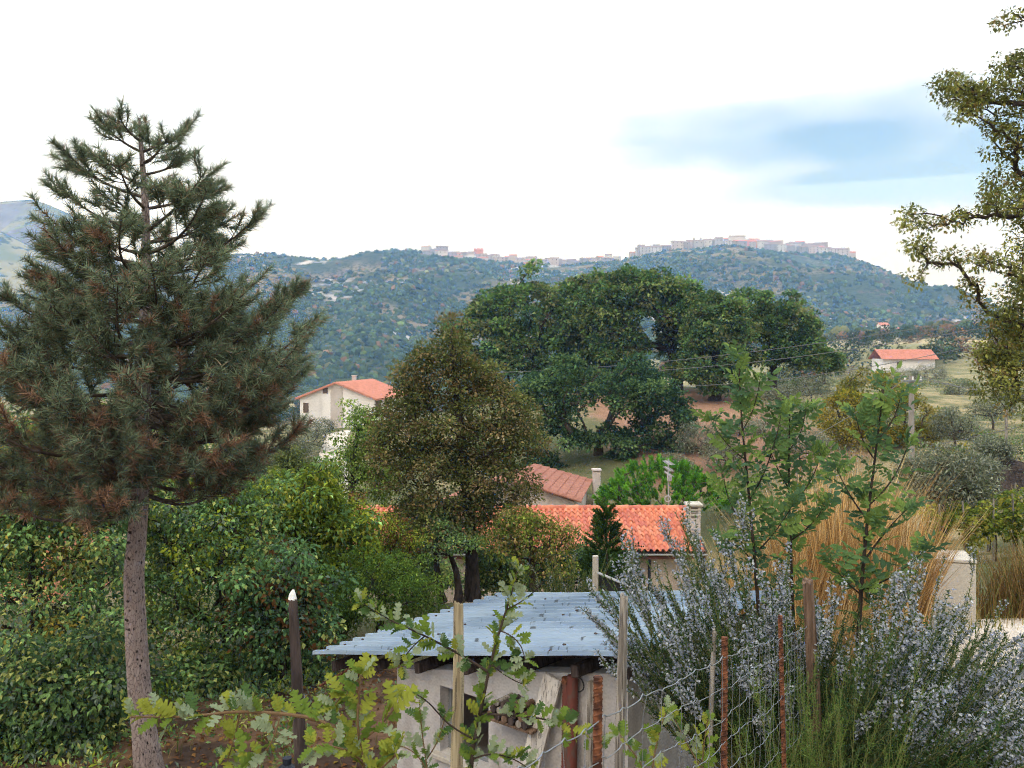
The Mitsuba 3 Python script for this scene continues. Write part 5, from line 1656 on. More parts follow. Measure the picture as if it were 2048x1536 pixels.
# dark earth heap
k = numbered('earth_heap')
gx2, gy2 = np.meshgrid(np.linspace(-1, 1, 50), np.linspace(-1, 1, 30), indexing='ij')
cx, cy = 18.706, 34.0
hh = 0.85 * np.clip(1 - gx2 ** 2 - gy2 ** 2, 0, 1) ** 0.7 * (0.6 + 0.8 * meshkit.fbm(np.stack([gx2 * 4, gy2 * 3, 0 * gx2], -1), 4, 3))
X, Y = cx + gx2 * 2.6, cy + gy2 * 1.6
Mesh().add(np.stack([X, Y, ground_z(X, Y) - 0.08 + hh], -1), grid_faces(50, 30)).put(k + '__soil', 'litter_mat' if 'litter_mat' in scene else 'dark_bark', smooth=True)
rng = np.random.default_rng(61)
m = Mesh()
for i in range(130):
    q = rng.uniform(-0.85, 0.85, 2)
    z = gz(cx + q[0] * 2.6, cy + q[1] * 1.6) + 0.75 * max(0, 1 - q[0] ** 2 - q[1] ** 2) ** 0.7
    d = randdir(rng, 1)[0] * [1, 1, 0.45]
    s = np.array([cx + q[0] * 2.6, cy + q[1] * 1.6, z])
    m.tube(spline([s - d * 0.3, s + [0, 0, 0.06], s + d * 0.3], 4), 0.012, 4, cap=False)
m.put(k + '__twigs', 'dark_bark')
labels[k + '__twigs'] = {'kind': 'stuff'}
lab(k, 'heap of dark earth and twigs near the right edge', 'heap')

# vines on their stakes
rng = np.random.default_rng(62)
n = 0
VINE = [lin(136, 144, 58), lin(112, 128, 52), lin(160, 154, 68), lin(96, 112, 50)]
names = ('first', 'second', 'third', 'fourth', 'fifth', 'sixth')
for row, (D, y0) in enumerate(((20.5, 'nearest'), (23.0, 'middle'), (26.0, 'farthest'))):
    for i in range(6):
        x = D * (0.487 + 0.026 * i) + rng.normal(0, 0.06)
        z = gz(x, D)
        kk = numbered('vine')
        C = np.array([[x, D, z + 0.6 + 0.09 * j] for j in range(7)]) + rng.normal(0, 0.15, (7, 3))
        V, F, col = clump_leaves(rng, C, 0.2, 44, 0.11, 0.10, VINE, droop=0.4)
        Mesh().add(V, F, col).put(kk + '__foliage', 'leaf', color=True)
        Mesh().tube([(x, D, z - 0.1), (x + rng.normal(0, .03), D, z + 1.45)], 0.022, 6).put(kk + '__stake', 'grey_wood')
        Mesh().tube(spline([(x + .04, D, z - 0.1), (x + .07, D, z + 0.4), (x, D, z + 0.9)], 5), 0.02, 5).put(kk + '__stem', 'dark_bark')
        lab(kk, 'leafy grapevine on a stake, %s from the left in the %s vine row' % (names[i], y0), 'vine', 'grapevines in rows at the right')

# black container on the litter
k = numbered('black_container')
q = np.array((-2.435, 9.6, 1.508))
q[2] = gz(q[0], q[1])
prof = np.array([(0.0, 0.0), (0.10, 0.0), (0.108, 0.02), (0.108, 0.30), (0.10, 0.34), (0.06, 0.37), (0.045, 0.38), (0.045, 0.42), (0.0, 0.42)])
r = trimesh.creation.revolve(prof, sections=20)
Mesh().add(np.array(r.vertices) + q, r.faces).put(k + '__body', 'black_plastic', smooth=40)
Mesh().tube([q + [0, 0, 0.41], q + [0, 0, 0.45]], 0.05, 12).put(k + '__cap', 'black_plastic', smooth=40)
lab(k, 'dark plastic container standing behind the dark fence post', 'container')

# the pinkish house that shows between the leaves at the left edge
k = numbered('pink_house')
wall, roof = house_mesh(5.0, 5.0, 3.6, 1.1)
tw = T().translate([-14.868, 25.5, gz(-14.868, 25.5)]).rotate([0, 0, 1], 8)
wall.put(k + '__wall', 'town_orange', to_world=tw)
roof.put(k + '__roof', 'tile_far', to_world=tw)
Mesh().box([1.2, -2.52, 1.9], [0.9, 0.1, 1.2]).put(k + '__window', 'shutter', to_world=tw)
lab(k, 'pinkish house half hidden by leaves at the left edge', 'house')

# ---------------------------------------------------------------- foreground: posts, stakes and wire fence
def post(name, pts, rad, mat, label, cat, seed, sides=12, square=False, tip=None):
    rng = np.random.default_rng(seed)
    c = spline(pts, 14)
    rr = np.interp(np.linspace(0, 1, 14), np.linspace(0, 1, len(rad)), rad)
    v, f = tube(c, rr, sides)
    n = sides * 14
    ang = np.tile(np.arange(sides), 14) / sides * 2 * np.pi
    lev = np.repeat(np.arange(14), sides)
    k = 1 + 0.10 * (meshkit.noise(np.stack([np.cos(ang) * 1.6, np.sin(ang) * 1.6, lev * 0.25 + seed], -1), seed) - 0.5) * 2
    if square:
        k = k * (0.86 + 0.24 * np.abs(np.cos(2 * ang)) ** 0.7)
    cc = np.repeat(c, sides, 0)
    v[:n] = cc + (v[:n] - cc) * k[:, None]
    kk = numbered(name)
    if tip is None:
        # a slanting, splintered cut on top
        top = slice(13 * sides, 14 * sides)
        v[top, 2] += rng.uniform(-0.012, 0.014, sides) + 0.012 * np.cos(ang[top] + seed)
        Mesh().add(v, f).put(kk, mat, smooth=35)
    else:
        Mesh().add(v, f).put(kk + '__shaft', mat, smooth=35)
        v2, f2 = tube([c[-1] - [0, 0, 0.003], c[-1] + [0, 0, tip * 0.55], c[-1] + [0.004, 0, tip]], [rr[-1] * 1.03, rr[-1] * 0.72, 0.006], 7)
        Mesh().add(v2, f2).put(kk + '__tip', 'white_paint')
        labels[kk + '__tip'] = {'label': 'sharpened tip painted white'}
        th = np.linspace(0, 2 * np.pi * 2.2, 30)
        q = np.array(c[8])
        Mesh().tube(np.stack([q[0] + rr[8] * 1.08 * np.cos(th), q[1] + rr[8] * 1.08 * np.sin(th), q[2] + 0.004 * th], -1), 0.0016, 4, cap=False).put(kk + '__tie', 'wire')
    lab(kk, label, cat)
    return kk


post('fence_post', [(-1.068, 4.6, 3.251), (-1.097, 4.6, 3.926), (-1.118, 4.6, 4.34), (-1.138, 4.6, 4.709)], [0.042, 0.036, 0.030, 0.023], 'dark_wood', 'dark fence post with a white pointed tip, beside the bare pine trunk', 'post', 3, tip=0.047)
post('fence_post', [(-0.303, 4.8, 3.294), (-0.298, 4.8, 3.835), (-0.29, 4.8, 4.268), (-0.29, 4.8, 4.625)], [0.036, 0.034, 0.031, 0.026], 'tan_wood', 'tan split fence post with a knot near its cut top, before the shed window', 'post', 4)
post('fence_post', [(0.645, 5.4, 2.956), (0.657, 5.4, 3.565), (0.67, 5.4, 4.052), (0.682, 5.4, 4.502)], [0.030, 0.028, 0.027, 0.022], 'grey_wood', 'weathered grey fence post before the right end of the shed roof', 'post', 5, square=True)
post('fence_post', [(1.263, 5.7, 2.787), (1.272, 5.7, 3.43), (1.285, 5.7, 3.815), (1.301, 5.7, 4.194)], [0.019, 0.018, 0.017, 0.015], 'grey_wood', 'thin flaking stake just left of the middle rusty bar', 'post', 6)
post('fence_post', [(1.919, 5.6, 2.654), (1.913, 5.6, 3.538), (1.897, 5.6, 4.011), (1.869, 5.6, 4.542)], [0.046, 0.044, 0.041, 0.033], 'brown_wood', 'thick brown fence post where the wire fence ends, in front of the rosemary', 'post', 7)


def rebar(pts, r, label, seed):
    kk = numbered('rebar_stake')
    c = spline(pts, 12)
    d = unit(c[-1] - c[0])
    Mesh().tube(c, r * 0.9, 12).put(kk + '__bar', 'rust', smooth=50)
    m = Mesh()
    L = np.linalg.norm(c[-1] - c[0])
    a = unit(np.cross(d, [0, 1, 0]))
    b = np.cross(d, a)
    n = int(L / (r * 1.35))
    for i in range(n):
        t = (i + 0.5) / n
        p = c[0] + (c[-1] - c[0]) * t
        for s in (0, 1):
            th = np.linspace(0.15, np.pi - 0.15, 7) + s * np.pi
            ring = p + (a[None] * np.cos(th)[:, None] + b[None] * np.sin(th)[:, None]) * r * 0.95 + d[None] * ((th - s * np.pi - np.pi / 2) * r * 0.32 * (1 if s else 1))[:, None]
            m.tube(ring, r * np.array([0.10, 0.2, 0.24, 0.24, 0.24, 0.2, 0.1]), 4, cap=False)
    m.put(kk + '__ribs', 'rust', smooth=50)
    lab(kk, label, 'rusty bar')


rebar([(0.218, 2.3, 4.444), (0.22, 2.3, 4.833), (0.223, 2.3, 5.153)], 0.0128, 'thick rusty ribbed bar nearest the camera before the shed', 1)
rebar([(0.787, 3.3, 4.103), (0.789, 3.3, 4.512), (0.791, 3.3, 4.932)], 0.0128, 'rusty ribbed bar in the middle of the wire fence', 2)
rebar([(1.418, 4.6, 3.563), (1.405, 4.6, 4.081), (1.39, 4.6, 4.623)], 0.0128, 'rusty bar on the wire fence just left of the thick brown post', 3)

# the wire fence, from the lower left up to the thick post
k = numbered('wire_fence')
rng = np.random.default_rng(71)
PL = [(-0.056, 1.55), (0.22, 2.28), (0.788, 3.28), (1.389, 4.57), (1.846, 5.55)]
ZL = [[5.222, 5.04, 4.859, 4.516, 4.267],
      [5.152, 4.946, 4.756, 4.416, 4.164],
      [5.083, 4.843, 4.647, 4.31, 4.026],
      [5.004, 4.74, 4.545, 4.199, 3.929],
      [4.925, 4.631, 4.428, 4.068, 3.766],
      [4.847, 4.522, 4.299, 3.926, 3.604]]
S = np.linspace(0, 1, 260)
base = spline([(a, b, 0) for a, b in PL], 260)
arc = np.concatenate([[0], np.cumsum(np.linalg.norm(np.diff(base, axis=0), axis=1))])
lines = []
for i, zl in enumerate(ZL):
    c = spline([(a, b, z) for (a, b), z in zip(PL, zl)], 260)
    kink = np.zeros(260)
    for q in np.arange(0.08, arc[-1], 0.15):
        kink += 0.011 * np.exp(-((arc - q) / 0.013) ** 2) * rng.uniform(0.5, 1.3) * (1 if rng.random() < 0.75 else -0.7)
    c[:, 2] += kink + 0.010 * np.sin(arc * 5 + i) * (i > 0) + 0.004 * np.sin(arc * 17 + i * 2)
    lines.append(c)
    Mesh().tube(c, 0.0015 if i else 0.0019, 5, cap=False).put(k + '__line_wire' + ('_%03d' % i if i else ''), 'wire', smooth=True)
n = 0
for q in np.arange(0.08, arc[-1] - 0.02, 0.15):
    j = int(np.searchsorted(arc, q))
    pts = np.array([c[j] + [rng.normal(0, 0.004), rng.normal(0, 0.004), 0] for c in lines])
    Mesh().tube(spline(pts, 14), 0.0010, 4, cap=False).put(k + '__stay_wire' + ('_%03d' % n if n else ''), 'wire', smooth=True)
    n += 1
lab(k, 'sagging galvanised wire fence rising from the lower middle to the thick post', 'fence')

# ---------------------------------------------------------------- young oaks with lobed leaves, every leaf its own piece
def oak_leaf(rng, lobes=5):
    """A lobed oak leaf 1 unit long along +x, folded along its midrib, upper side +z."""
    xs, ws, sw = [0.0, 0.10], [0.010, 0.016], [0.0, 0.0]
    step = 0.80 / lobes
    for i in range(lobes):
        t = 0.13 + step * i
        w = (0.10 + 0.19 * math.sin(math.pi * (0.16 + 0.74 * (i + 0.5) / lobes))) * rng.uniform(0.85, 1.15)
        xs += [t, t + step * 0.16, t + step * 0.40, t + step * 0.70, t + step * 0.84]
        ws += [0.085, w * 0.72, w * 0.97, w * 0.9, 0.11]
        sw += [0.0, 0.02, 0.05, 0.06, 0.02]
    xs += [0.95, 1.0]
    ws += [0.05, 0.012]
    sw += [0.0, 0.0]
    xs, ws, sweep = np.array(xs), np.array(ws), np.array(sw)
    n = len(xs)
    bend, fold = rng.uniform(-0.25, 0.15), rng.uniform(0.05, 0.35)
    wave = rng.uniform(-0.05, 0.05, (2, n))
    mid = np.stack([xs, 0 * xs + 0.04 * np.sin(xs * 3) * rng.normal(), bend * xs ** 2], -1)
    a = np.stack([xs + sweep, ws, bend * xs ** 2 + fold * ws + wave[0]], -1)
    b = np.stack([xs + sweep, -ws * rng.uniform(0.85, 1.1), bend * xs ** 2 + fold * ws + wave[1]], -1)
    v = np.concatenate([mid, a, b])
    f = []
    for i in range(n - 1):
        f += [(i, i + 1, n + i + 1), (i, n + i + 1, n + i), (i, 2 * n + i, 2 * n + i + 1), (i, 2 * n + i + 1, i + 1)]
    return trimesh.Trimesh(v, f, process=False)


for nm, c in (('oak_green', (112, 134, 58)), ('oak_yellow', (148, 154, 64)), ('oak_grey', (150, 162, 128)), ('oak_dark', (82, 108, 62))):
    scene['leaf_' + nm] = {'type': 'principledthin', 'base_color': rgb(*lin(*c)), 'roughness': 0.5, 'diff_trans': 0.7, 'eta': 1.35}
rng = np.random.default_rng(81)
OAKM = {}
for nm in ('oak_green', 'oak_yellow', 'oak_grey', 'oak_dark'):
    OAKM[nm] = [mikit.ply(oak_leaf(rng, int(rng.integers(3, 6))), 'leaf_' + nm, smooth=True) for _ in range(5)]


def place(key, plydict, pos, d, up, size):
    M = np.eye(4)
    M[:3, :3] = frame(d, up) * size
    M[:3, 3] = pos
    scene[key] = {**plydict, 'to_world': T(M)}


def sapling(name, label, stems, size, per_m, rng, mix_w, twig='twig', r0=0.006, aim=(0, 0, 0.6), tuft=5, limit=290):
    """An oak sapling: stems are curves with end radii; leaves alternate along the young wood and crowd at the tips."""
    k = numbered(name)
    n = 0
    kinds = list(OAKM)
    for i, (pts, ra, rb, start) in enumerate(stems):
        c = spline(pts, 24)
        Mesh().tube(c, np.linspace(ra, rb, 24), 7).put(k + '__stem' + ('_%03d' % i if i else ''), twig, smooth=50)
        L = np.linalg.norm(np.diff(c, axis=0), axis=1).sum()
        m = int(L * (1 - start) * per_m)
        T0 = list(start + (1 - start) * (np.arange(m) + rng.uniform(0, 1, m)) / max(m, 1)) + [1.0] * tuft
        for j, t in enumerate(T0):
            if n >= limit:
                break
            f = min(t, 0.999) * 23
            a = int(f)
            q = c[a] + (c[a + 1] - c[a]) * (f - a)
            tg = unit(c[a + 1] - c[a])
            side = unit(np.cross(tg, randdir(rng, 1)[0]))
            d = unit(tg * rng.uniform(0.1, 0.9) + side * rng.uniform(0.6, 1.1) + np.asarray(aim) * rng.uniform(0.2, 1.2))
            up = unit(np.array([0, -0.5, 0.9]) + randdir(rng, 1)[0] * 0.8)
            s = size * rng.uniform(0.6, 1.15) * (0.75 if t > 0.93 else 1)
            kind = kinds[rng.choice(4, p=mix_w)]
            place(k + '__leaf' + ('_%03d' % n if n else ''), OAKM[kind][rng.integers(5)], q + d * 0.006, d, up, s)
            n += 1
    lab(k, label, 'sapling')
    return n


rng = np.random.default_rng(82)
D = 3.0
sapling('oak_sapling', 'young oak with one long arching branch crossing low before the pine trunk',
        [([(-0.446, 3, 4.41), (-0.548, 3, 4.681), (-0.717, 3, 4.762), (-0.92, 3, 4.776), (-1.123, 3, 4.759), (-1.289, 3, 4.759)], 0.009, 0.003, 0.18), ([(-0.92, 3, 4.774), (-0.943, 3.02, 4.689), (-0.975, 3.04, 4.595)], 0.003, 0.002, 0.2),
         ([(-0.785, 3, 4.769), (-0.802, 2.97, 4.694), (-0.871, 2.95, 4.62)], 0.003, 0.002, 0.2)], 0.08, 84, rng, [.34, .26, .34, .06], aim=(0, 0, 0.5))
sapling('oak_sapling', 'bright yellow-green young oak with large leaves at the lower centre left',
        [([(-0.44, 2.7, 4.478), (-0.451, 2.7, 4.722), (-0.47, 2.7, 4.874), (-0.46, 2.7, 5.011)], 0.006, 0.003, 0.3), ([(-0.451, 2.7, 4.737), (-0.499, 2.65, 4.805), (-0.582, 2.62, 4.833)], 0.004, 0.002, 0.2), ([(-0.455, 2.7, 4.813), (-0.389, 2.72, 4.865), (-0.347, 2.75, 4.915)], 0.004, 0.002, 0.2),
         ([(-0.451, 2.7, 4.691), (-0.379, 2.65, 4.76), (-0.343, 2.6, 4.813)], 0.004, 0.002, 0.2), ([(-0.46, 2.7, 4.904), (-0.508, 2.7, 4.95), (-0.539, 2.7, 4.919)], 0.003, 0.002, 0.2)], 0.08, 76, rng, [.34, .44, .16, .06], tuft=7)
sapling('oak_sapling', 'tallest young oak, standing in front of the shed with a branch over its roof',
        [([(-0.17, 3.6, 3.93), (-0.166, 3.6, 4.295), (-0.126, 3.6, 4.539), (-0.093, 3.6, 4.701), (-0.049, 3.6, 4.864), (-0.004, 3.6, 5.006), (0.024, 3.6, 5.107)], 0.012, 0.003, 0.28),
         ([(-0.093, 3.6, 4.691), (-0.2, 3.58, 4.765), (-0.348, 3.55, 4.855), (-0.484, 3.52, 4.929), (-0.596, 3.5, 5.004)], 0.006, 0.002, 0.12),
         ([(-0.122, 3.6, 4.523), (0.032, 3.58, 4.523), (0.192, 3.55, 4.507), (0.349, 3.52, 4.432)], 0.005, 0.002, 0.12), ([(-0.162, 3.6, 4.336), (-0.048, 3.55, 4.379), (0.071, 3.5, 4.343)], 0.004, 0.002, 0.2),
         ([(-0.049, 3.6, 4.86), (0.032, 3.56, 4.816), (0.052, 3.55, 4.759)], 0.003, 0.002, 0.1), ([(-0.079, 3.6, 4.722), (-0.028, 3.58, 4.688), (0.042, 3.56, 4.659)], 0.003, 0.002, 0.15), ([(-0.348, 3.55, 4.855), (-0.406, 3.53, 4.806), (-0.444, 3.52, 4.75)], 0.003, 0.002, 0.2),
         ([(-0.024, 3.6, 4.945), (0.073, 3.58, 5.011), (0.123, 3.57, 5.064)], 0.003, 0.002, 0.2), ([(-0.146, 3.6, 4.417), (-0.249, 3.56, 4.495), (-0.343, 3.5, 4.619), (-0.442, 3.5, 4.668)], 0.004, 0.002, 0.15)], 0.074, 96, rng, [.34, .2, .32, .14], 'dark_bark', tuft=8)
sapling('oak_sapling', 'low young oak behind the nearest rusty bar at the bottom right of the shed',
        [([(0.529, 3.4, 4.045), (0.539, 3.4, 4.39), (0.567, 3.4, 4.543), (0.596, 3.4, 4.62)], 0.005, 0.002, 0.2), ([(0.533, 3.4, 4.352), (0.471, 3.4, 4.448), (0.414, 3.4, 4.524)], 0.003, 0.002, 0.2), ([(0.784, 3.7, 3.914), (0.795, 3.7, 4.29), (0.816, 3.7, 4.457)], 0.004, 0.002, 0.2),
         ([(0.795, 3.7, 4.248), (0.722, 3.7, 4.373), (0.68, 3.7, 4.457)], 0.003, 0.002, 0.2)], 0.07, 62, rng, [.42, .3, .2, .08])
sapling('oak_sapling', 'small dark-leaved young oak growing close before the shed window',
        [([(-0.392, 4, 3.7), (-0.381, 4, 4.061), (-0.404, 4, 4.264), (-0.419, 4, 4.422)], 0.005, 0.002, 0.2), ([(-0.388, 4, 4.106), (-0.46, 4, 4.196), (-0.528, 4, 4.219)], 0.003, 0.002, 0.2), ([(-0.388, 4, 4.151), (-0.325, 4, 4.264), (-0.302, 4, 4.354)], 0.003, 0.002, 0.2)],
        0.075, 52, rng, [.3, .08, .3, .32])

# ---------------------------------------------------------------- young ash trees with feathered leaves
def ash_leaf(rng, pairs=4):
    V, F = [], []
    n = 0
    rach = spline([(0, 0, 0), (0.5, 0, 0.05), (1, 0, -0.06)], 6)
    v, f = tube(rach, 0.006, 3, cap=False)
    V.append(v)
    F.append(f)
    n = len(v)
    P, Dd, N, L = [], [], [], []
    for i in range(pairs):
        t = 0.24 + 0.64 * i / (pairs - 0.5)
        p = rach[min(5, int(t * 5))] * 1.0
        p = np.array([t, 0, 0.05 * math.sin(math.pi * t)])
        for s in (-1, 1):
            P.append(p)
            Dd.append(unit([0.6, s * 0.9, rng.uniform(-0.25, 0.15)]))
            N.append(unit([0, 0, 1] + rng.normal(0, 0.25, 3)))
            L.append(0.46 * rng.uniform(0.85, 1.1))
    P.append([0.96, 0, -0.04])
    Dd.append([1, 0, -0.1])
    N.append([0, 0, 1])
    L.append(0.5)
    v, f = leaf_hex(np.array(P), np.array(Dd, float), np.array(N, float), np.array(L), np.array(L) * 0.52)
    V.append(v)
    F.append(f + n)
    return trimesh.Trimesh(np.vstack(V), np.vstack(F), process=False)


for nm, c in (('ash_a', (100, 128, 78)), ('ash_b', (126, 150, 80)), ('ash_c', (84, 112, 80))):
    scene['leaf_' + nm] = {'type': 'principledthin', 'base_color': rgb(*lin(*c)), 'roughness': 0.42, 'diff_trans': 0.6, 'eta': 1.35}
rng = np.random.default_rng(83)
ASH = [mikit.ply(ash_leaf(rng, int(rng.integers(2, 5))), 'leaf_' + nm) for nm in ('ash_a', 'ash_b', 'ash_c') for _ in range(4)]


def ash(label, stems, size, per_m, D):
    k = numbered('young_ash')
    n = 0
    for i, (pts, ra, rb, start) in enumerate(stems):
        c = spline(pts, 20)
        Mesh().tube(c, np.linspace(ra, rb, 20), 7).put(k + '__stem' + ('_%03d' % i if i else ''), 'dark_bark', smooth=50)
        L = np.linalg.norm(np.diff(c, axis=0), axis=1).sum()
        m = int(L * (1 - start) * per_m)
        for j in range(m + 4):
            t = min(1.0, start + (1 - start) * (j + rng.random()) / m)
            f = min(t, 0.999) * 19
            a = int(f)
            q = c[a] + (c[a + 1] - c[a]) * (f - a)
            ang = j * 2.4 + rng.normal(0, 0.4)
            d = unit(np.array([math.cos(ang), math.sin(ang) * 0.8, rng.uniform(0.1, 0.9) + 0.7 * max(0, t - 0.4)]) + rng.normal(0, 0.15, 3))
            place(k + '__leaf' + ('_%03d' % n if n else ''), ASH[rng.integers(len(ASH))], q, d, unit([0, -0.35, 0.9] + rng.normal(0, 0.55, 3)), size * rng.uniform(0.55, 1.15) * (0.75 if t > 0.9 else 1))
            n += 1
    lab(k, label, 'young tree')


ash('tallest young ash, left of three, rising before the ploughed field', [([(2.062, 7.3, 3.408), (2, 7.3, 4.231), (1.938, 7.3, 4.93), (1.885, 7.3, 5.506), (1.868, 7.3, 5.909)], 0.019, 0.005, 0.2),
    ([(1.959, 7.3, 4.766), (2.109, 7.25, 5.121), (2.184, 7.2, 5.472)], 0.008, 0.003, 0.2), ([(1.926, 7.3, 5.095), (1.761, 7.3, 5.239), (1.65, 7.3, 5.403)], 0.006, 0.003, 0.25), ([(1.975, 7.3, 4.519), (1.786, 7.3, 4.766), (1.745, 7.3, 4.971)], 0.007, 0.003, 0.25),
    ([(1.992, 7.3, 4.313), (2.175, 7.2, 4.579), (2.245, 7.1, 4.759)], 0.007, 0.003, 0.2), ([(1.901, 7.3, 5.342), (1.994, 7.25, 5.591), (2.013, 7.2, 5.756)], 0.005, 0.003, 0.3), ([(2, 7.3, 4.231), (1.81, 7.2, 4.417), (1.665, 7.1, 4.479)], 0.006, 0.003, 0.25)], 0.19, 30, 7.3)
ash('young ash in the middle of three, half hidden by rosemary', [([(2.393, 7.5, 3.294), (2.359, 7.5, 4.309), (2.342, 7.5, 4.943), (2.351, 7.5, 5.514)], 0.016, 0.005, 0.2), ([(2.355, 7.5, 4.689), (2.528, 7.5, 4.901), (2.613, 7.5, 5.133)], 0.007, 0.003, 0.25),
    ([(2.351, 7.5, 4.816), (2.232, 7.5, 5.028), (2.173, 7.5, 5.197)], 0.007, 0.003, 0.25), ([(2.363, 7.5, 4.393), (2.528, 7.4, 4.582), (2.594, 7.35, 4.716)], 0.007, 0.003, 0.25), ([(2.346, 7.5, 5.154), (2.444, 7.45, 5.37), (2.453, 7.4, 5.499)], 0.005, 0.003, 0.3)], 0.19, 32, 7.5)
ash('dark-stemmed young ash, right of three, in front of the dry golden grass', [([(2.715, 7, 3.238), (2.746, 7, 3.948), (2.806, 7, 4.658), (2.873, 7, 5.211), (2.936, 7, 5.724)], 0.022, 0.005, 0.2), ([(2.786, 7, 4.343), (2.942, 6.95, 4.59), (3.065, 6.9, 4.755)], 0.009, 0.003, 0.2),
    ([(2.817, 7, 4.777), (3.023, 7, 5.014), (3.121, 7, 5.25)], 0.008, 0.003, 0.25), ([(2.806, 7, 4.658), (2.667, 7, 4.856), (2.569, 7, 5.053)], 0.008, 0.003, 0.25), ([(2.766, 7, 4.106), (2.979, 6.9, 4.25), (3.166, 6.8, 4.467)], 0.008, 0.003, 0.2),
    ([(2.762, 7, 4.067), (2.59, 6.9, 4.211), (2.456, 6.85, 4.378)], 0.007, 0.003, 0.25), ([(2.865, 7, 5.132), (2.754, 7, 5.329), (2.715, 7, 5.487)], 0.006, 0.003, 0.3), ([(2.884, 7, 5.29), (3.001, 6.95, 5.491), (3.018, 6.9, 5.611)], 0.005, 0.003, 0.3)], 0.19, 28, 7.0)

# ---------------------------------------------------------------- rosemary in flower
rng = np.random.default_rng(84)
plume_bush('rosemary_bush', 'large rosemary bush with pale blue flowers fanning left over the shed roof', 'bush', rng, (1.815, 6.3, 2.981), 150, 0.5, 1.8, (0.030, 0.0085), ROS, BLUE, 0.75, aim=(-0.40, 0.0, 1), fan=0.62, nd=42, base_r=0.42, sub=13, thick=0.0036, fcount=40, fsize=0.0158, up=0.15, short=0.8)
plume_bush('rosemary_bush', 'dark green rosemary with few flowers behind the thick brown post', 'bush', rng, (2.222, 6.4, 2.753), 130, 0.5, 1.35, (0.032, 0.0085), ROS, BLUE, 0.25, aim=(0.0, 0.05, 1), fan=0.75, nd=42, base_r=0.5, sub=12, thick=0.0034, fcount=26, fsize=0.0125, up=0.2)
plume_bush('rosemary_bush', 'second flowering rosemary bush filling the lower right corner, leaning right', 'bush', rng, (2.124, 5.3, 3.311), 220, 0.5, 1.55, (0.029, 0.008), ROS, BLUE, 0.8, aim=(0.85, -0.15, 0.75), fan=0.75, nd=42, base_r=0.5, sub=13, thick=0.0034, fcount=42, fsize=0.0158, up=0.1)
plume_bush('rosemary_bush', 'few tall rosemary spikes standing before the concrete block', 'bush', rng, (2.926, 6.4, 3.33), 14, 0.5, 1.45, (0.027, 0.0055), ROS, BLUE, 0.7, aim=(0.25, 0, 1), fan=0.35, nd=70, base_r=0.2, sub=5, thick=0.0034, fcount=30, fsize=0.0125, up=0.2)
plume_bush('green_weed', 'light green feathery weeds around the thick fence post', 'weed', rng, (1.764, 5, 3.182), 90, 0.5, 1.1, (0.03, 0.003), [lin(96, 124, 58), lin(116, 140, 70), lin(80, 108, 56)], None, 0, aim=(0, 0, 1), fan=0.4, nd=50, base_r=0.35, sub=4, thick=0.002)


def blades(rng, roots, heights, width, pal, lean=0.35, aim=None, segs=4):
    """Grass blades as narrow strips that bend over."""
    n = len(roots)
    a = rng.uniform(0, 2 * np.pi, n)
    d = np.stack([np.cos(a), np.sin(a), 0 * a], -1)
    if aim is not None:
        d = unit(d * 0.5 + aim)
    s = np.stack([-d[:, 1], d[:, 0], 0 * a], -1)
    lam = lean * rng.uniform(0.3, 1.4, n)
    t = np.linspace(0, 1, segs)
    c = roots[:, None] + heights[:, None, None] * (np.array([0, 0, 1.0]) * (t - 0.25 * lam[:, None] * t ** 2)[..., None] + d[:, None] * (lam[:, None] * t ** 1.8)[..., None])
    w = width * (1 - t ** 2 * 0.9)
    V = np.stack([c - s[:, None] * w[None, :, None] / 2, c + s[:, None] * w[None, :, None] / 2], 2).reshape(n, -1, 3)
    k = 2 * segs
    f = []
    for i in range(segs - 1):
        f += [(2 * i, 2 * i + 1, 2 * i + 3), (2 * i, 2 * i + 3, 2 * i + 2)]
    F = (np.array(f)[None] + (np.arange(n) * k)[:, None, None]).reshape(-1, 3)
    return V.reshape(-1, 3), F, np.repeat(pal, k, 0)


# ---------------------------------------------------------------- dry golden grass
rng = np.random.default_rng(85)
GOLD = [lin(206, 172, 116), lin(188, 150, 96), lin(220, 196, 148), lin(154, 120, 78)]
for cx, cy, hgt, nb, txt in ((2.991, 9.9, 2.3, 1700, 'tall golden dry grass clump behind the left ash stems'), (3.657, 10.2, 2.6, 2400, 'tallest golden dry grass clump between the ash trees'),
                             (4.121, 9.8, 1.8, 1800, 'golden dry grass clump with stalks leaning right toward the concrete block'), (2.89, 8.9, 1.7, 1300, 'lower amber dry grass clump behind the thick fence post')):
    k = numbered('dry_grass_clump')
    n = nb
    a, r = rng.uniform(0, 2 * np.pi, n), 0.42 * rng.uniform(0, 1, n) ** 0.6
    x, y = cx + r * np.cos(a), cy + r * np.sin(a) * 0.8
    roots = np.stack([x, y, ground_z(x, y) - 0.03], -1)
    out = np.stack([np.cos(a), np.sin(a), 0 * a], -1) * (r / 0.42)[:, None]
    V, F, col = blades(rng, roots, hgt * rng.uniform(0.55, 1.05, n), 0.014, shades(rng, GOLD, rng.integers(0, 4, n), 0.3), 0.34, out)
    Mesh().add(V, F, col).put(k + '__blades', 'straw', color=True)
    labels[k + '__blades'] = {'kind': 'stuff'}
    lab(k, txt, 'dry grass')

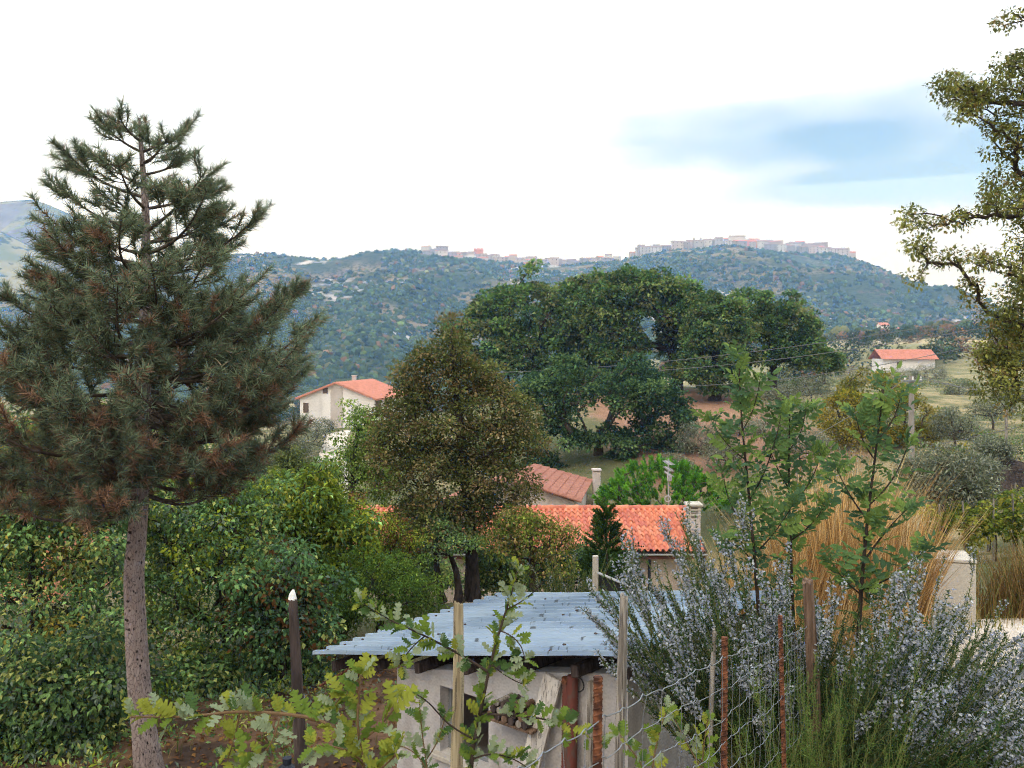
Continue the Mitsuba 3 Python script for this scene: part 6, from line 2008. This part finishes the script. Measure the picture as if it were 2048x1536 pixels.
k = numbered('brown_weeds')
n = 1500
x, y = 6.958 + rng.normal(0, 0.28, n), 11.8 + rng.normal(0, 0.4, n)
roots = np.stack([x, y, ground_z(x, y)], -1)
V, F, col = blades(rng, roots, rng.uniform(0.5, 1.25, n), 0.012, shades(rng, [lin(132, 104, 66), lin(112, 88, 56), lin(150, 122, 80), lin(110, 108, 58)], rng.integers(0, 4, n), 0.2), 0.5)
Mesh().add(V, F, col).put(k + '__blades', 'straw', color=True)
labels[k + '__blades'] = {'kind': 'stuff'}
lab(k, 'brown dry weeds right of the concrete block at the frame edge', 'weeds')

# ---------------------------------------------------------------- grass and fallen leaves
rng = np.random.default_rng(86)
n = 46000
y = 3 + 62 * rng.uniform(0, 1, n) ** 1.6
x = rng.uniform(-0.62, 0.66, n) * y
d = meshkit.fbm(np.stack([x * 0.5, y * 0.35, 0 * x], -1), 3, 60)
litter = (x < 1.2) & (y < 14)
fieldz = (x > 4.5) & (x < 21) & (y > 42) & (y < 74)
ok = (d > 0.42) & ~(fieldz & (rng.random(n) < 0.93)) & ~(litter & (rng.random(n) < 0.85))
ok &= ~((x > 3.6) & (x < 7) & (y < 10) & (y > 4))
x, y = x[ok], y[ok]
roots = np.stack([x, y, ground_z(x, y) - 0.01], -1)
h = rng.uniform(0.10, 0.38, len(x)) * (0.7 + 0.02 * y)
pal = [lin(112, 116, 60), lin(150, 138, 84), lin(92, 104, 54), lin(172, 150, 100)]
V, F, col = blades(rng, roots, h, 0.012, shades(rng, pal, rng.integers(0, 4, len(x)), 0.2), 0.5, segs=3)
V = V.reshape(len(x), -1, 3)
Mesh().add(V.reshape(-1, 3), F, col).put('grass', 'straw', color=True)
lab('grass', 'rough mixed green and dry grass over the slopes', 'grass', kind='stuff')
n = 5200
x, y = rng.uniform(-7, 1.2, n), rng.uniform(5.5, 15, n)
P = np.stack([x, y, ground_z(x, y) + 0.015], -1)
a = rng.uniform(0, 6.28, n)
V, F = leaf_quads(P, np.stack([np.cos(a), np.sin(a), rng.normal(0, .25, n)], -1), np.stack([rng.normal(0, .4, n), rng.normal(0, .4, n), np.ones(n)], -1), rng.uniform(0.05, 0.11, n), 0.05)
Mesh().add(V, F, np.repeat(shades(rng, [lin(120, 82, 52), lin(150, 110, 66), lin(92, 66, 48), lin(172, 146, 66)], rng.choice(4, n, p=[.4, .25, .25, .1]), 0.2), 4, 0)).put('fallen_leaves', 'straw', color=True)
lab('fallen_leaves', 'brown fallen leaves on the ground beside the shed', 'leaves', kind='stuff')

# ---------------------------------------------------------------- the big oak whose branches hang in from the right
rng = np.random.default_rng(87)
k = numbered('overhanging_oak')
LB = [(2000, 200, 75, 55), (1935, 165, 45, 30), (1905, 225, 38, 30), (2035, 140, 40, 45), (2050, 15, 22, 22), (1890, 190, 30, 18), (2010, 290, 50, 40), (2040, 380, 45, 60), (1990, 425, 60, 26), (1925, 440, 45, 20), (1860, 445, 38, 15),
      (1808, 437, 26, 12), (1840, 500, 45, 15), (1895, 512, 45, 18), (1955, 520, 45, 22), (1832, 560, 12, 13), (1975, 580, 26, 22), (2035, 540, 40, 60), (2005, 670, 40, 60), (2035, 760, 40, 80), (1965, 770, 24, 34), (1990, 720, 40, 40), (2060, 640, 40, 60),
      (2100, 200, 80, 120), (2110, 420, 80, 120), (2110, 640, 80, 120), (2060, 830, 40, 30), (2150, 60, 80, 80)]
lobes = [((a - 1024) / 1774 * 12, 12.0 + 0.4 * math.sin(i * 2.1), EYE + (700 - b) / 1774 * 12, c / 1774 * 12, max(c, d) / 1774 * 12 * 0.9, d / 1774 * 12) for i, (a, b, c, d) in enumerate(LB)]
C = []
for L in lobes:
    m = max(3, int(150 * L[3] * L[5] ** 0.8 * 1.25))
    v = randdir(rng, m) * rng.uniform(0.2, 1, (m, 1)) ** 0.5
    C.append(np.array(L[:3]) + v * np.array(L[3:]))
C = np.vstack(C)
tp = spline([(8.566, 12.6, 1.738), (8.427, 12.5, 3.886), (8.154, 12.3, 6), (8.019, 12.2, 8.063), (7.82, 12, 10.059)], 12)
skeleton(rng, tp, np.linspace(0.24, 0.12, 12), C, tip=0.0055, power=0.48, start=0.1).put(k + '__trunk', 'dark_bark', smooth=60)
V, F, col = clump_leaves(rng, C, 0.15, 40, 0.056, 0.035, [lin(128, 132, 68), lin(148, 146, 76), lin(106, 112, 64), lin(156, 134, 84)], [.34, .24, .3, .12], fine=True, droop=0.3)
Mesh().add(V, F, col).put(k + '__crown', 'leaf', color=True)
lab(k, 'large oak reaching in from the right edge over the sky', 'tree')
tot = sum(len(meshkit.WRITTEN[d['filename']][1]) for d in scene.values() if isinstance(d, dict) and d.get('type') == 'ply')

print('triangles', tot)
